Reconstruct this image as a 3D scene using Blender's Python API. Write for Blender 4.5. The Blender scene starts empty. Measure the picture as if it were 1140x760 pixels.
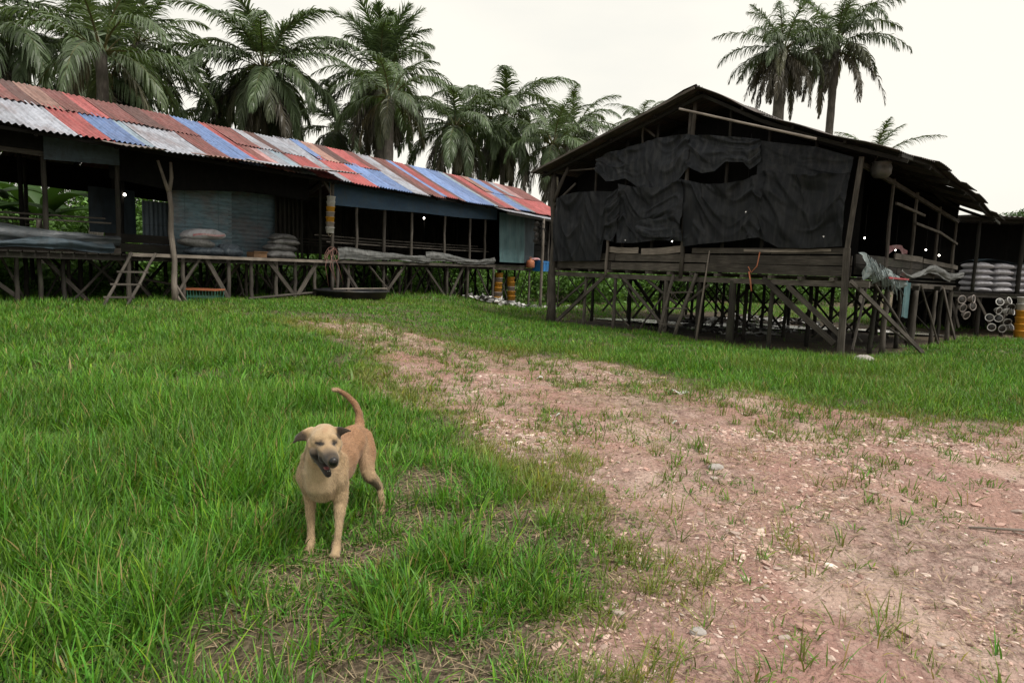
import bpy, math, random
import numpy as np
from mathutils import Vector, Matrix

SC = bpy.context.scene
COL = SC.collection
rnd = random.Random(7)
R = math.radians

# ------------------------------------------------------------------ noise
def _hash(ix, iy, s):
    n = (ix.astype(np.int64) * 374761393 + iy.astype(np.int64) * 668265263 + s * 974634777) & 0x7fffffff
    n = ((n ^ (n >> 13)) * 1274126177) & 0x7fffffff
    n = (n ^ (n >> 16)) & 0xffff
    return n / 65535.0
def vnoise(x, y, s=0):
    x = np.asarray(x, float); y = np.asarray(y, float)
    ix = np.floor(x); iy = np.floor(y); fx = x - ix; fy = y - iy
    fx = fx * fx * (3 - 2 * fx); fy = fy * fy * (3 - 2 * fy)
    a = _hash(ix, iy, s); b = _hash(ix + 1, iy, s); c = _hash(ix, iy + 1, s); d = _hash(ix + 1, iy + 1, s)
    return (a * (1 - fx) + b * fx) * (1 - fy) + (c * (1 - fx) + d * fx) * fy
def fbm(x, y, s=0, o=4):
    r = 0; a = .5
    for k in range(o):
        r = r + a * vnoise(np.asarray(x) * 2 ** k + 17.3 * k, np.asarray(y) * 2 ** k - 9.1 * k, s + k); a *= .5
    return r
def sst(a, b, x):
    t = np.clip((np.asarray(x, float) - a) / (b - a), 0, 1); return t * t * (3 - 2 * t)

# ------------------------------------------------------------------ frames of the two rows of sheds (plan, metres)
class Frame:
    def __init__(s, o, a1, a2):
        s.o = np.array([o[0], o[1]]); s.u = np.array([math.sin(R(a1)), math.cos(R(a1))]); s.v = np.array([math.sin(R(a2)), math.cos(R(a2))])
        s.inv = np.linalg.inv(np.array([[s.u[0], s.v[0]], [s.u[1], s.v[1]]]))
    def __call__(s, a, b, z):
        p = s.o + s.u * a + s.v * b; return Vector((p[0], p[1], z))
    def loc(s, x, y):
        dx = x - s.o[0]; dy = y - s.o[1]
        return s.inv[0, 0] * dx + s.inv[0, 1] * dy, s.inv[1, 0] * dx + s.inv[1, 1] * dy
LF = Frame((-9.4, 12.0), 34, -56)          # long roofed row: a along it, b back from its front edge
HF = Frame((6.26, 12.26), -40.4, 46.4)     # dark gabled house: a along the gable front, b back along its side

def gz0(x, y):
    x = np.asarray(x, float); y = np.asarray(y, float)
    z = .38 * sst(4, 12.5, y) * sst(.6, -3.6, x)
    a, b = LF.loc(x, y)
    ha, hb = HF.loc(x, y); z = z - .11 * sst(-1.6, .3, ha) * sst(9.5, 8, ha) * sst(-1.3, .2, hb) * sst(11, 9, hb)
    z = z * (1 - sst(14.5, 19, a)) - .36 * sst(13.5, 18.5, a) * sst(-3.2, -.6, b)
    z = z - .25 * sst(5, 9, b) * sst(-20, -5, -np.abs(a))
    return z
def gz(x, y): return float(gz0(x, y))

# dirt track outline on the ground, metres
DP = np.array([(-3.9, 11.6), (-2.9, 11.9), (-1.9, 11.7), (-.2, 10.7), (.9, 10.55), (1.6, 9.9), (2.2, 8.6), (3.1, 7.3), (4.3, 6.6), (5.6, 6.9), (7.5, 7.4), (12, 8), (12, -4), (.3, -4), (.25, .6), (.33, 2.35), (.46, 2.7), (.52, 3.1), (.42, 3.6), (.1, 4.25), (-.3, 4.9), (-.8, 5.9), (-1.5, 7.4), (-2.5, 9.6), (-3.6, 10.9)])
def pdist(P, x, y):
    x = np.asarray(x, float); y = np.asarray(y, float)
    d = np.full(x.shape, 1e9); ins = np.zeros(x.shape, bool); n = len(P)
    for i in range(n):
        ax, ay = P[i]; bx, by = P[(i + 1) % n]
        ex, ey = bx - ax, by - ay
        t = np.clip(((x - ax) * ex + (y - ay) * ey) / (ex * ex + ey * ey), 0, 1)
        d = np.minimum(d, np.hypot(x - ax - t * ex, y - ay - t * ey))
        c = ((ay > y) != (by > y)) & (x < (bx - ax) * (y - ay) / ((by - ay) if by != ay else 1e-9) + ax)
        ins ^= c
    return np.where(ins, d, -d)
def dirt0(x, y):
    """1 = bare earth of the track, 0 = meadow"""
    w = .35 + .5 * sst(3, 9, y)
    n = (fbm(np.asarray(x) * 1.3, np.asarray(y) * 1.3, 3) - .47) * 2.4 * w + (fbm(np.asarray(x) * 5, np.asarray(y) * 5, 9) - .47) * .8 * w
    return sst(-.28, .38, pdist(DP, x, y) + n)

# ------------------------------------------------------------------ objects
def tag(o, label=None, cat=None, group=None, kind=None):
    if label: o['label'] = label
    if cat: o['category'] = cat
    if group: o['group'] = group
    if kind: o['kind'] = kind
    return o
def empty(name, loc, label, cat, group=None, rz=0.):
    o = bpy.data.objects.new(name, None); COL.objects.link(o); o.location = loc; o.rotation_euler = (0, 0, rz); o.empty_display_size = .1
    return tag(o, label, cat, group)
def origin(o):
    p = Vector((0, 0, 0))
    while o is not None: p = p + o.location; o = o.parent
    return p
def copy_tree(o, parent=None):
    c = o.copy(); COL.objects.link(c); c.parent = parent
    for ch in [x for x in o.children]: copy_tree(ch, c)
    return c

class MB:
    def __init__(s): s.v = []; s.f = []; s.pc = []; s.t = []
    def add(s, vs, fs, pc=None, tint=1.):
        k = len(s.v); s.v += [tuple(v) for v in vs]; s.f += [tuple(i + k for i in f) for f in fs]
        s.pc += [tuple(p) for p in (pc if pc is not None else vs)]; s.t += [tint] * len(vs); return s
    def beam(s, p, q, w, h=None, tint=None, up=(0, 0, 1), seg=1, bend=0.):
        h = h or w; p = Vector(p); q = Vector(q); d = (q - p); L = d.length; d = d / max(L, 1e-6)
        u = Vector(up)
        if abs(d.dot(u)) > .95: u = Vector((.6, .8, 0))
        a = d.cross(u).normalized(); b = a.cross(d).normalized()
        o = rnd.uniform(0, 40); tint = rnd.uniform(.6, 1.25) if tint is None else tint
        vs = []; pc = []; fs = []
        for i in range(seg + 1):
            t = i / seg; c = p + d * (L * t) + b * (bend * 4 * t * (1 - t))
            for (x, y) in ((-1, -1), (1, -1), (1, 1), (-1, 1)):
                vs.append(c + a * (x * w / 2) + b * (y * h / 2)); pc.append((o + L * t, x * w / 2 + o, y * h / 2))
        for i in range(seg):
            k = i * 4
            for j in range(4): fs.append((k + j, k + (j + 1) % 4, k + 4 + (j + 1) % 4, k + 4 + j))
        fs.append((3, 2, 1, 0)); k = seg * 4; fs.append((k, k + 1, k + 2, k + 3))
        return s.add(vs, fs, pc, tint)
    def tube(s, pts, rad, n=7, tint=None, rough=.0, caps=True):
        pts = [Vector(p) for p in pts]; m = len(pts)
        if not hasattr(rad, '__len__'): rad = [rad] * m
        tint = rnd.uniform(.6, 1.25) if tint is None else tint
        vs = []; pc = []; fs = []; o = rnd.uniform(0, 40); L = 0; prev = None
        for i, p in enumerate(pts):
            d = (pts[min(i + 1, m - 1)] - pts[max(i - 1, 0)]).normalized()
            if prev is None:
                u = Vector((0, 0, 1)) if abs(d.z) < .9 else Vector((1, 0, 0)); a = d.cross(u).normalized()
            else:
                a = (prev - d * prev.dot(d)).normalized()
            prev = a; b = d.cross(a)
            if i: L += (p - pts[i - 1]).length
            for j in range(n):
                th = 2 * math.pi * j / n; r = rad[i] * (1 + rnd.uniform(-rough, rough))
                vs.append(p + a * (math.cos(th) * r) + b * (math.sin(th) * r)); pc.append((o + L, math.cos(th) * rad[i] * 1.5 + o, math.sin(th) * rad[i] * 1.5))
        for i in range(m - 1):
            for j in range(n): fs.append((i * n + j, i * n + (j + 1) % n, (i + 1) * n + (j + 1) % n, (i + 1) * n + j))
        if caps:
            fs.append(tuple(range(n - 1, -1, -1))); fs.append(tuple((m - 1) * n + j for j in range(n)))
        return s.add(vs, fs, pc, tint)
    def log(s, p, q, r0, r1=None, wob=.02, seg=6, tint=None):
        p = Vector(p); q = Vector(q); r1 = r1 or r0 * .85; pts = []
        for i in range(seg + 1):
            t = i / seg; e = 1 if 0 < i < seg else .2
            pts.append(p.lerp(q, t) + Vector((rnd.uniform(-wob, wob), rnd.uniform(-wob, wob), 0)) * e)
        return s.tube(pts, [r0 + (r1 - r0) * i / seg for i in range(seg + 1)], 7, tint, .12)
    def lathe(s, prof, c=(0, 0, 0), n=20, tint=1., M=None):
        vs = []; fs = []; m = len(prof)
        for (r, z) in prof:
            for j in range(n):
                th = 2 * math.pi * j / n; v = Vector((r * math.cos(th), r * math.sin(th), z))
                if M is not None: v = M @ v
                vs.append(v + Vector(c))
        for i in range(m - 1):
            for j in range(n): fs.append((i * n + j, i * n + (j + 1) % n, (i + 1) * n + (j + 1) % n, (i + 1) * n + j))
        if prof[0][0] > 1e-4: fs.append(tuple(range(n - 1, -1, -1)))
        if prof[-1][0] > 1e-4: fs.append(tuple((m - 1) * n + j for j in range(n)))
        return s.add(vs, fs, None, tint)
    def grid(s, fn, nu, nv, pcf=None, tint=1.):
        vs = []; pc = []; fs = []
        for j in range(nv + 1):
            for i in range(nu + 1):
                vs.append(fn(i / nu, j / nv)); pc.append(pcf(i / nu, j / nv) if pcf else vs[-1])
        for j in range(nv):
            for i in range(nu):
                k = j * (nu + 1) + i; fs.append((k, k + 1, k + nu + 2, k + nu + 1))
        return s.add(vs, fs, pc, tint)
    def build(s, name, mat, parent=None, smooth=False, label=None):
        o = Vector((0, 0, 0)) if parent is None else origin(parent)
        me = bpy.data.meshes.new(name)
        me.from_pydata([(v[0] - o.x, v[1] - o.y, v[2] - o.z) for v in s.v], [], s.f)
        a = me.attributes.new('pc', 'FLOAT_VECTOR', 'POINT'); a.data.foreach_set('vector', np.array(s.pc, dtype=np.float32).ravel())
        a = me.attributes.new('tint', 'FLOAT', 'POINT'); a.data.foreach_set('value', np.array(s.t, dtype=np.float32))
        if smooth: me.polygons.foreach_set('use_smooth', [True] * len(me.polygons))
        me.materials.append(mat); me.update()
        ob = bpy.data.objects.new(name, me); COL.objects.link(ob)
        if parent is not None: ob.parent = parent
        if label: ob['label'] = label
        return ob

def rebase(o, base):
    """move a free mesh object's origin to base"""
    b = Vector(base); o.data.transform(Matrix.Translation(-b)); o.location = b; return o

def np_mesh(name, V, F, mat, attrs=None, smooth=True, parent=None, fsz=4):
    me = bpy.data.meshes.new(name); nv = len(V); nf = len(F)
    me.vertices.add(nv); me.vertices.foreach_set('co', np.ascontiguousarray(V, dtype=np.float32).ravel())
    me.loops.add(nf * fsz); me.loops.foreach_set('vertex_index', np.ascontiguousarray(F, dtype=np.int32).ravel())
    me.polygons.add(nf); me.polygons.foreach_set('loop_start', np.arange(0, nf * fsz, fsz, dtype=np.int32)); me.polygons.foreach_set('loop_total', np.full(nf, fsz, dtype=np.int32))
    me.polygons.foreach_set('use_smooth', np.full(nf, smooth))
    for k, a in (attrs or {}).items():
        if a.ndim == 1:
            at = me.attributes.new(k, 'FLOAT', 'POINT'); at.data.foreach_set('value', a.astype(np.float32))
        else:
            at = me.attributes.new(k, 'FLOAT_VECTOR', 'POINT'); at.data.foreach_set('vector', a.astype(np.float32).ravel())
    me.update(calc_edges=True); me.materials.append(mat)
    ob = bpy.data.objects.new(name, me); COL.objects.link(ob)
    if parent is not None: ob.parent = parent
    return ob

# ------------------------------------------------------------------ materials
class NT:
    def __init__(s, name):
        s.m = bpy.data.materials.new(name); s.m.use_nodes = True; s.t = s.m.node_tree; s.t.nodes.clear()
        s.out = s.n('ShaderNodeOutputMaterial')
    def n(s, ty, **k):
        x = s.t.nodes.new(ty)
        for a, b in k.items(): setattr(x, a, b)
        return x
    def l(s, a, b): s.t.links.new(a, b)
    def set(s, node, **k):
        for a, b in k.items(): node.inputs[a.replace('_', ' ')].default_value = b
        return node
    def attr(s, name): return s.n('ShaderNodeAttribute', attribute_name=name)
    def noise(s, vec, scale, detail=4, rough=.6, map_scale=None):
        if map_scale:
            mp = s.n('ShaderNodeMapping'); mp.inputs['Scale'].default_value = map_scale; s.l(vec, mp.inputs['Vector']); vec = mp.outputs[0]
        x = s.n('ShaderNodeTexNoise'); x.inputs['Scale'].default_value = scale; x.inputs['Detail'].default_value = detail; x.inputs['Roughness'].default_value = rough
        s.l(vec, x.inputs['Vector']); return x.outputs['Fac']
    def ramp(s, fac, pts):
        r = s.n('ShaderNodeValToRGB'); e = r.color_ramp.elements
        while len(e) < len(pts): e.new(.5)
        for i, (p, c) in enumerate(pts):
            e[i].position = p; e[i].color = (c[0], c[1], c[2], 1) if hasattr(c, '__len__') else (c, c, c, 1)
        s.l(fac, r.inputs[0]); return r.outputs[0]
    def mix(s, fac, a, b, bt='MIX'):
        m = s.n('ShaderNodeMix', data_type='RGBA', blend_type=bt)
        for i, v in ((0, fac), (6, a), (7, b)):
            if isinstance(v, (int, float)): m.inputs[i].default_value = v
            elif isinstance(v, tuple): m.inputs[i].default_value = (v[0], v[1], v[2], 1)
            else: s.l(v, m.inputs[i])
        return m.outputs[2]
    def math(s, op, a, b=0., clamp=False):
        m = s.n('ShaderNodeMath', operation=op, use_clamp=clamp)
        for i, v in ((0, a), (1, b)):
            if isinstance(v, (int, float)): m.inputs[i].default_value = v
            else: s.l(v, m.inputs[i])
        return m.outputs[0]
    def bsdf(s, col, rough=.8, spec=.3, metal=0.):
        b = s.n('ShaderNodeBsdfPrincipled')
        if isinstance(col, tuple): b.inputs['Base Color'].default_value = (col[0], col[1], col[2], 1)
        else: s.l(col, b.inputs['Base Color'])
        if isinstance(rough, (int, float)): b.inputs['Roughness'].default_value = rough
        else: s.l(rough, b.inputs['Roughness'])
        b.inputs['Specular IOR Level'].default_value = spec; b.inputs['Metallic'].default_value = metal
        s.l(b.outputs[0], s.out.inputs[0]); return b
    def bump(s, b, h, strength=.3, dist=.01):
        x = s.n('ShaderNodeBump'); x.inputs['Strength'].default_value = strength; x.inputs['Distance'].default_value = dist
        s.l(h, x.inputs['Height']); s.l(x.outputs[0], b.inputs['Normal']); return s

def m_wood(name, c0, c1, moss=.0):
    t = NT(name); a = t.attr('pc').outputs['Vector']
    g = t.noise(a, 6, 5, .65, (.6, 9, 9)); g2 = t.noise(a, 2.2, 3, .5)
    c = t.ramp(g, [(.25, tuple(x * .35 for x in c0)), (.5, c0), (.75, c1)])
    c = t.mix(t.ramp(g2, [(.42, 0.), (.62, .6)]), c, tuple(x * .42 for x in c0))
    if moss: c = t.mix(t.math('MULTIPLY', t.ramp(t.noise(a, 3.1, 4), [(.5, 0.), (.66, 1.)]), moss), c, (.035, .05, .022))
    c = t.mix(1., c, t.attr('tint').outputs['Fac'], 'MULTIPLY')
    b = t.bsdf(c, .85, .25); t.bump(b, g, .5, .006); return t.m
def m_cloth(name, c0, c1, rough=.75, clear=0., scale=3., dirt=(.07, .06, .05), dirta=.5, spec=.2):
    t = NT(name); a = t.attr('pc').outputs['Vector']
    g = t.noise(a, scale, 5, .6); s_ = t.noise(a, scale * 1.7, 4, .6, (3, .4, 1))
    c = t.ramp(g, [(.3, c0), (.7, c1)]); c = t.mix(t.math('MULTIPLY', t.ramp(s_, [(.45, 0.), (.72, 1.)]), dirta), c, dirt)
    c = t.mix(1., c, t.attr('tint').outputs['Fac'], 'MULTIPLY')
    b = t.bsdf(c, rough, spec); t.bump(b, t.noise(a, 9, 4), .5, .02)
    if clear:
        tr = t.n('ShaderNodeBsdfTransparent'); mx = t.n('ShaderNodeMixShader'); 
        f = t.math('MULTIPLY', t.ramp(t.noise(a, 26, 3), [(.35, .5), (.75, 1.5)]), clear)
        t.l(f, mx.inputs[0]); t.l(b.outputs[0], mx.inputs[1]); t.l(tr.outputs[0], mx.inputs[2]); t.l(mx.outputs[0], t.out.inputs[0])
    return t.m
def m_sheet(name, c, rust=.35, fade=.25):
    t = NT(name); a = t.attr('pc').outputs['Vector']
    st = t.noise(a, 2.4, 6, .7, (5, .55, 1)); sp = t.noise(a, 1.3, 5, .65); fine = t.noise(a, 18, 3, .6, (1, .25, 1))
    col = t.mix(t.ramp(st, [(.35, 0.), (.75, fade)]), c, tuple(min(.75, x * .5 + .3) for x in c))
    col = t.mix(t.math('MULTIPLY', t.ramp(sp, [(.47, 0.), (.62, 1.)]), rust), col, (.12, .055, .04))
    col = t.mix(t.math('MULTIPLY', t.ramp(t.noise(a, 3.3, 6, .75, (1.4, .3, 1)), [(.52, 0.), (.60, 1.)]), .55 * rust + .12), col, (.085, .05, .042))
    ax_ = t.n('ShaderNodeSeparateXYZ'); t.l(a, ax_.inputs[0]); fy = t.math('FRACT', t.math('MULTIPLY', ax_.outputs[1], 1.15)); ln = t.math('LESS_THAN', fy, .03)
    col = t.mix(t.math('MULTIPLY', ln, .35), col, tuple(x * .3 for x in c))
    col = t.mix(t.math('MULTIPLY', t.ramp(fine, [(.45, 0.), (.65, 1.)]), .5), col, tuple(x * .4 for x in c))
    col = t.mix(t.math('MULTIPLY', t.ramp(t.noise(a, 1., 3, .5, (14, .35, 1)), [(.5, 0.), (.62, 1.)]), .4), col, tuple(x * .35 + .01 for x in c))
    col = t.mix(1., col, t.attr('tint').outputs['Fac'], 'MULTIPLY')
    t.bsdf(col, .6, .35); return t.m
def m_plain(name, c, rough=.6, spec=.4, var=.25, metal=0., scale=8.):
    t = NT(name); tc = t.n('ShaderNodeTexCoord').outputs['Object']; g = t.noise(tc, scale, 5, .65)
    col = t.ramp(g, [(.3, tuple(x * (1 - var) for x in c)), (.7, tuple(min(1, x * (1 + var)) for x in c))])
    g2 = t.noise(tc, scale * .35, 4, .6)
    col = t.mix(t.math('MULTIPLY', t.ramp(g2, [(.5, 0.), (.7, 1.)]), .5), col, (.08, .065, .05))
    col = t.mix(1., col, t.attr('tint').outputs['Fac'], 'MULTIPLY')
    b = t.bsdf(col, rough, spec, metal); t.bump(b, g, .25, .004); return t.m
def m_leaf(name, trans=.35, rough=.5, spec=.35):
    """colour from the 'col' attribute"""
    t = NT(name); c = t.attr('col').outputs['Color']
    b = t.bsdf(c, rough, spec); tr = t.n('ShaderNodeBsdfTranslucent'); t.l(t.mix(1., c, (1.25, 1.3, .55), 'MULTIPLY'), tr.inputs[0])
    mx = t.n('ShaderNodeMixShader'); mx.inputs[0].default_value = trans
    t.l(b.outputs[0], mx.inputs[1]); t.l(tr.outputs[0], mx.inputs[2]); t.l(mx.outputs[0], t.out.inputs[0]); return t.m
def m_lamp(name, c, s):
    t = NT(name); e = t.n('ShaderNodeEmission'); e.inputs[0].default_value = (*c, 1); e.inputs[1].default_value = s; t.l(e.outputs[0], t.out.inputs[0]); return t.m

M = {}
M['wood'] = m_wood('weathered wood', (.085, .074, .063), (.165, .145, .125))
M['wood_light'] = m_wood('pale weathered wood', (.20, .17, .145), (.33, .29, .25))
M['wood_dark'] = m_wood('dark old wood', (.030, .026, .022), (.058, .05, .042), .25)
M['wood_black'] = m_wood('near black wood', (.012, .0105, .009), (.024, .02, .017))  # near black wood tone for inner posts, roof frames and a board wall
M['net'] = m_cloth('black shade net', (.0065, .0075, .0095), (.0155, .0175, .0215), .68, .03, 2., (.05, .05, .05), .5, .22)
M['net_inner'] = m_cloth('inner black sheeting', (.006, .006, .006), (.011, .011, .011), .95, 0, 2., (.02, .018, .016), .4, .1)
M['slate_tarp'] = m_cloth('slate blue tarpaulin', (.034, .050, .064), (.058, .085, .105), .6, 0, 1.6, (.02, .02, .02), .6, .3)
M['blue_tarp'] = m_cloth('deep blue tarpaulin', (.030, .062, .115), (.05, .10, .165), .6, 0, 1.4, (.06, .08, .09), .6, .3)
M['teal_tarp'] = m_cloth('teal tarpaulin', (.055, .115, .13), (.10, .18, .19), .6, 0, 2., (.04, .05, .05), .5, .3)
M['grey_tarp'] = m_cloth('grey tarpaulin', (.07, .075, .075), (.19, .19, .185), .65, 0, 3., (.04, .035, .03), .7, .3)
M['black_tarp'] = m_cloth('black plastic sheet', (.018, .022, .026), (.055, .065, .075), .45, 0, 2.6, (.05, .05, .05), .5, .45)
M['rag'] = m_cloth('frayed pale netting', (.16, .2, .21), (.34, .36, .35), .8, .1, 7., (.05, .12, .13), .8, .2)
M['sack'] = m_cloth('white woven sack', (.40, .40, .44), (.58, .56, .60), .7, 0, 4., (.16, .14, .13), .5, .3)
M['sack_dark'] = m_cloth('blue black plastic bundle', (.03, .045, .06), (.10, .13, .16), .45, 0, 6., (.25, .27, .3), .7, .45)
M['sack_grey'] = m_cloth('grey dusty sack', (.15, .15, .15), (.34, .33, .33), .75, 0, 5., (.07, .065, .06), .7, .25)
M['panel_blue'] = m_sheet('weathered blue wall sheet', (.075, .125, .15), .4, .15)
for k, c, ru in (('white', (.34, .355, .41), .45), ('red', (.37, .075, .075), .25), ('blue', (.15, .235, .46), .15), ('rust', (.185, .055, .05), .5), ('pink', (.40, .22, .22), .3), ('pale_blue', (.30, .39, .47), .2), ('brown', (.12, .05, .045), .5), ('peach', (.34, .19, .155), .4), ('grey', (.22, .22, .23), .5), ('old', (.20, .165, .15), .9), ('thatch_brown', (.035, .029, .026), .3)):
    M['sheet_' + k] = m_sheet(k + ' corrugated sheet', c, ru)
M['bark'] = m_wood('palm bark', (.13, .115, .10), (.24, .215, .19), .2)
M['leaf'] = m_leaf('palm leaf', .22, .45, .4)
M['grass'] = m_leaf('grass blade', .25, .48, .28)
M['bush'] = m_leaf('broad leaf', .25, .5, .3)
M['yellow'] = m_plain('yellow plastic', (.52, .25, .02), .45); M['grey_plastic'] = m_plain('grey plastic', (.30, .26, .24), .5)
M['white_plastic'] = m_plain('white plastic', (.50, .49, .47), .5); M['black_plastic'] = m_plain('black plastic', (.014, .015, .017), .4)
M['blue_plastic'] = m_plain('blue plastic', (.02, .16, .42), .4); M['orange_plastic'] = m_plain('orange plastic', (.36, .12, .055), .5)
M['red_plastic'] = m_plain('red plastic', (.30, .03, .04), .5); M['green_plastic'] = m_plain('green plastic', (.04, .13, .09), .5)
M['rope'] = m_plain('old rope', (.30, .24, .17), .8); M['red_hose'] = m_plain('faded red hose', (.20, .10, .08), .55)
M['cord'] = m_plain('black flex', (.012, .012, .012), .6); M['metal'] = m_plain('tarnished metal', (.09, .085, .08), .5, .5, .4, .3)
M['stone'] = m_plain('pale stone', (.36, .33, .31), .85, .2); M['scrap'] = m_plain('plastic scrap', (.6, .59, .57), .5)
M['pinkcloth'] = m_cloth('pink printed cloth', (.42, .18, .2), (.62, .48, .48), .8, 0, 6., (.35, .03, .05), .6)
M['bulb'] = m_lamp('lit lamp glass', (1., .93, .8), 14.)
# ------------------------------------------------------------------ ground
def m_ground():
    t = NT('meadow soil and red earth'); tc = t.n('ShaderNodeTexCoord').outputs['Object']; d = t.attr('dirt').outputs['Fac']
    n1 = t.noise(tc, 1.1, 5, .6); n2 = t.noise(tc, 9, 6, .7); n3 = t.noise(tc, 45, 5, .7); n4 = t.noise(tc, .45, 3, .5)
    earth = t.ramp(n2, [(.28, (.15, .09, .078)), (.5, (.38, .258, .22)), (.72, (.61, .465, .405))])
    earth = t.mix(t.ramp(n1, [(.42, 0.), (.6, .8)]), earth, (.41, .24, .195))
    earth = t.mix(t.ramp(n4, [(.45, 0.), (.65, .55)]), earth, (.43, .22, .195))
    earth = t.mix(t.ramp(n3, [(.5, 0.), (.72, .6)]), earth, (.17, .11, .09))
    soil = t.ramp(n3, [(.3, (.045, .036, .024)), (.5, (.13, .10, .068)), (.72, (.30, .235, .17))])
    soil = t.mix(t.ramp(n1, [(.5, 0.), (.68, .4)]), soil, (.05, .06, .02))
    c = t.mix(d, soil, earth)
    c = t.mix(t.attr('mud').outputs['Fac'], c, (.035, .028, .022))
    c = t.mix(t.math('MULTIPLY', d, t.ramp(t.noise(tc, .8, 5, .6, (1.6, .7, 1)), [(.52, 0.), (.64, .75)])), c, (.58, .43, .36))
    vo = t.n('ShaderNodeTexVoronoi', feature='F1'); vo.inputs['Scale'].default_value = 34; t.l(tc, vo.inputs['Vector'])
    c = t.mix(t.math('MULTIPLY', d, t.ramp(vo.outputs['Distance'], [(.12, .35), (.4, 0.)])), c, (.5, .40, .34))
    b = t.bsdf(c, .93, .15)
    h = t.math('ADD', t.math('MULTIPLY', n3, .5), t.math('ADD', n2, t.math('MULTIPLY', vo.outputs['Distance'], -.5)))
    t.bump(b, h, 1., .045); return t.m
def hdisp(x, y):
    d = dirt0(x, y)
    a = (fbm(x * 1.1, y * 1.1, 21, 4) - .47) * .13 + (fbm(x * 7, y * 7, 31, 3) - .44) * .045 * d
    return a * sst(40, 20, np.hypot(x, y))
def ground_z(x, y):
    x = np.asarray(x, float); y = np.asarray(y, float); return gz0(x, y) + hdisp(x, y)
def gzz(x, y): return float(ground_z(np.array([x]), np.array([y]))[0])
def axis(lo, hi, d, far):
    a = list(np.arange(lo, hi + 1e-6, d)); s = d; p = hi
    while p < far: s *= 1.35; p += s; a.append(p)
    s = d; p = lo; pre = []
    while p > -far: s *= 1.35; p -= s; pre.append(p)
    return np.array(pre[::-1] + a)
gx = axis(-13, 15, .07, 420); gy = np.concatenate([axis(.2, 3, .5, 200)[axis(.2, 3, .5, 200) < .2], np.arange(.2, 9, .045), np.arange(9, 30, .12), axis(30, 32, .5, 420)[axis(30, 32, .5, 420) >= 30]])
X, Y = np.meshgrid(gx, gy); Z = ground_z(X, Y); DI = dirt0(X, Y)
ha, hb = HF.loc(X, Y); la, lb = LF.loc(X, Y)
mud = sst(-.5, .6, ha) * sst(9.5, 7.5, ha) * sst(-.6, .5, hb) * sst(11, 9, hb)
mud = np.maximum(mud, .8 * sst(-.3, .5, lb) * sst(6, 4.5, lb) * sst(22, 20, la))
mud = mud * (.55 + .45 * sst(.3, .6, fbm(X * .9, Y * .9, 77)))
pink = .7 * sst(6.2, 4.2, ha) * sst(.2, 1.5, ha) * 0
nx = len(gx); ny = len(gy)
V = np.stack([X.ravel(), Y.ravel(), Z.ravel()], 1)
i = np.arange(nx * ny).reshape(ny, nx)
F = np.stack([i[:-1, :-1].ravel(), i[:-1, 1:].ravel(), i[1:, 1:].ravel(), i[1:, :-1].ravel()], 1)
fd = pdist(DP, V[F].mean(1)[:, 0], V[F].mean(1)[:, 1]) > -.1
MG = m_ground()
def sub_mesh(name, mask):
    FF = F[mask]; used, inv = np.unique(FF, return_inverse=True)
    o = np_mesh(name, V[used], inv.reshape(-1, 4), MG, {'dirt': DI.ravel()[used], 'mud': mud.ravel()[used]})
    o['kind'] = 'structure'; return o
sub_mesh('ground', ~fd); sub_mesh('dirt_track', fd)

# puddles under the dark house, sky reflection painted as a pale base colour
t = NT('puddle with painted sky'); b = t.bsdf((.30, .28, .25), .22, .5); MW = t.m
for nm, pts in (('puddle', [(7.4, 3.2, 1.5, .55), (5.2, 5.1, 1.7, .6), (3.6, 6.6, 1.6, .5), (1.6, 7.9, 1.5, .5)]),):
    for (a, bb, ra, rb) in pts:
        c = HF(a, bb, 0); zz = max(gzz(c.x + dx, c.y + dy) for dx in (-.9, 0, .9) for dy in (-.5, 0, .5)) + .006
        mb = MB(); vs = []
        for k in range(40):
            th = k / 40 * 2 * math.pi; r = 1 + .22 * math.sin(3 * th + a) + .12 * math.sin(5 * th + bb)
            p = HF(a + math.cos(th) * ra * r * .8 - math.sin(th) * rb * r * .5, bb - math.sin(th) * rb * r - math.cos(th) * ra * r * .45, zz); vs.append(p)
        mb.add(vs, [tuple(range(40))]); mb.build(nm, MW)['kind'] = 'structure'

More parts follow.
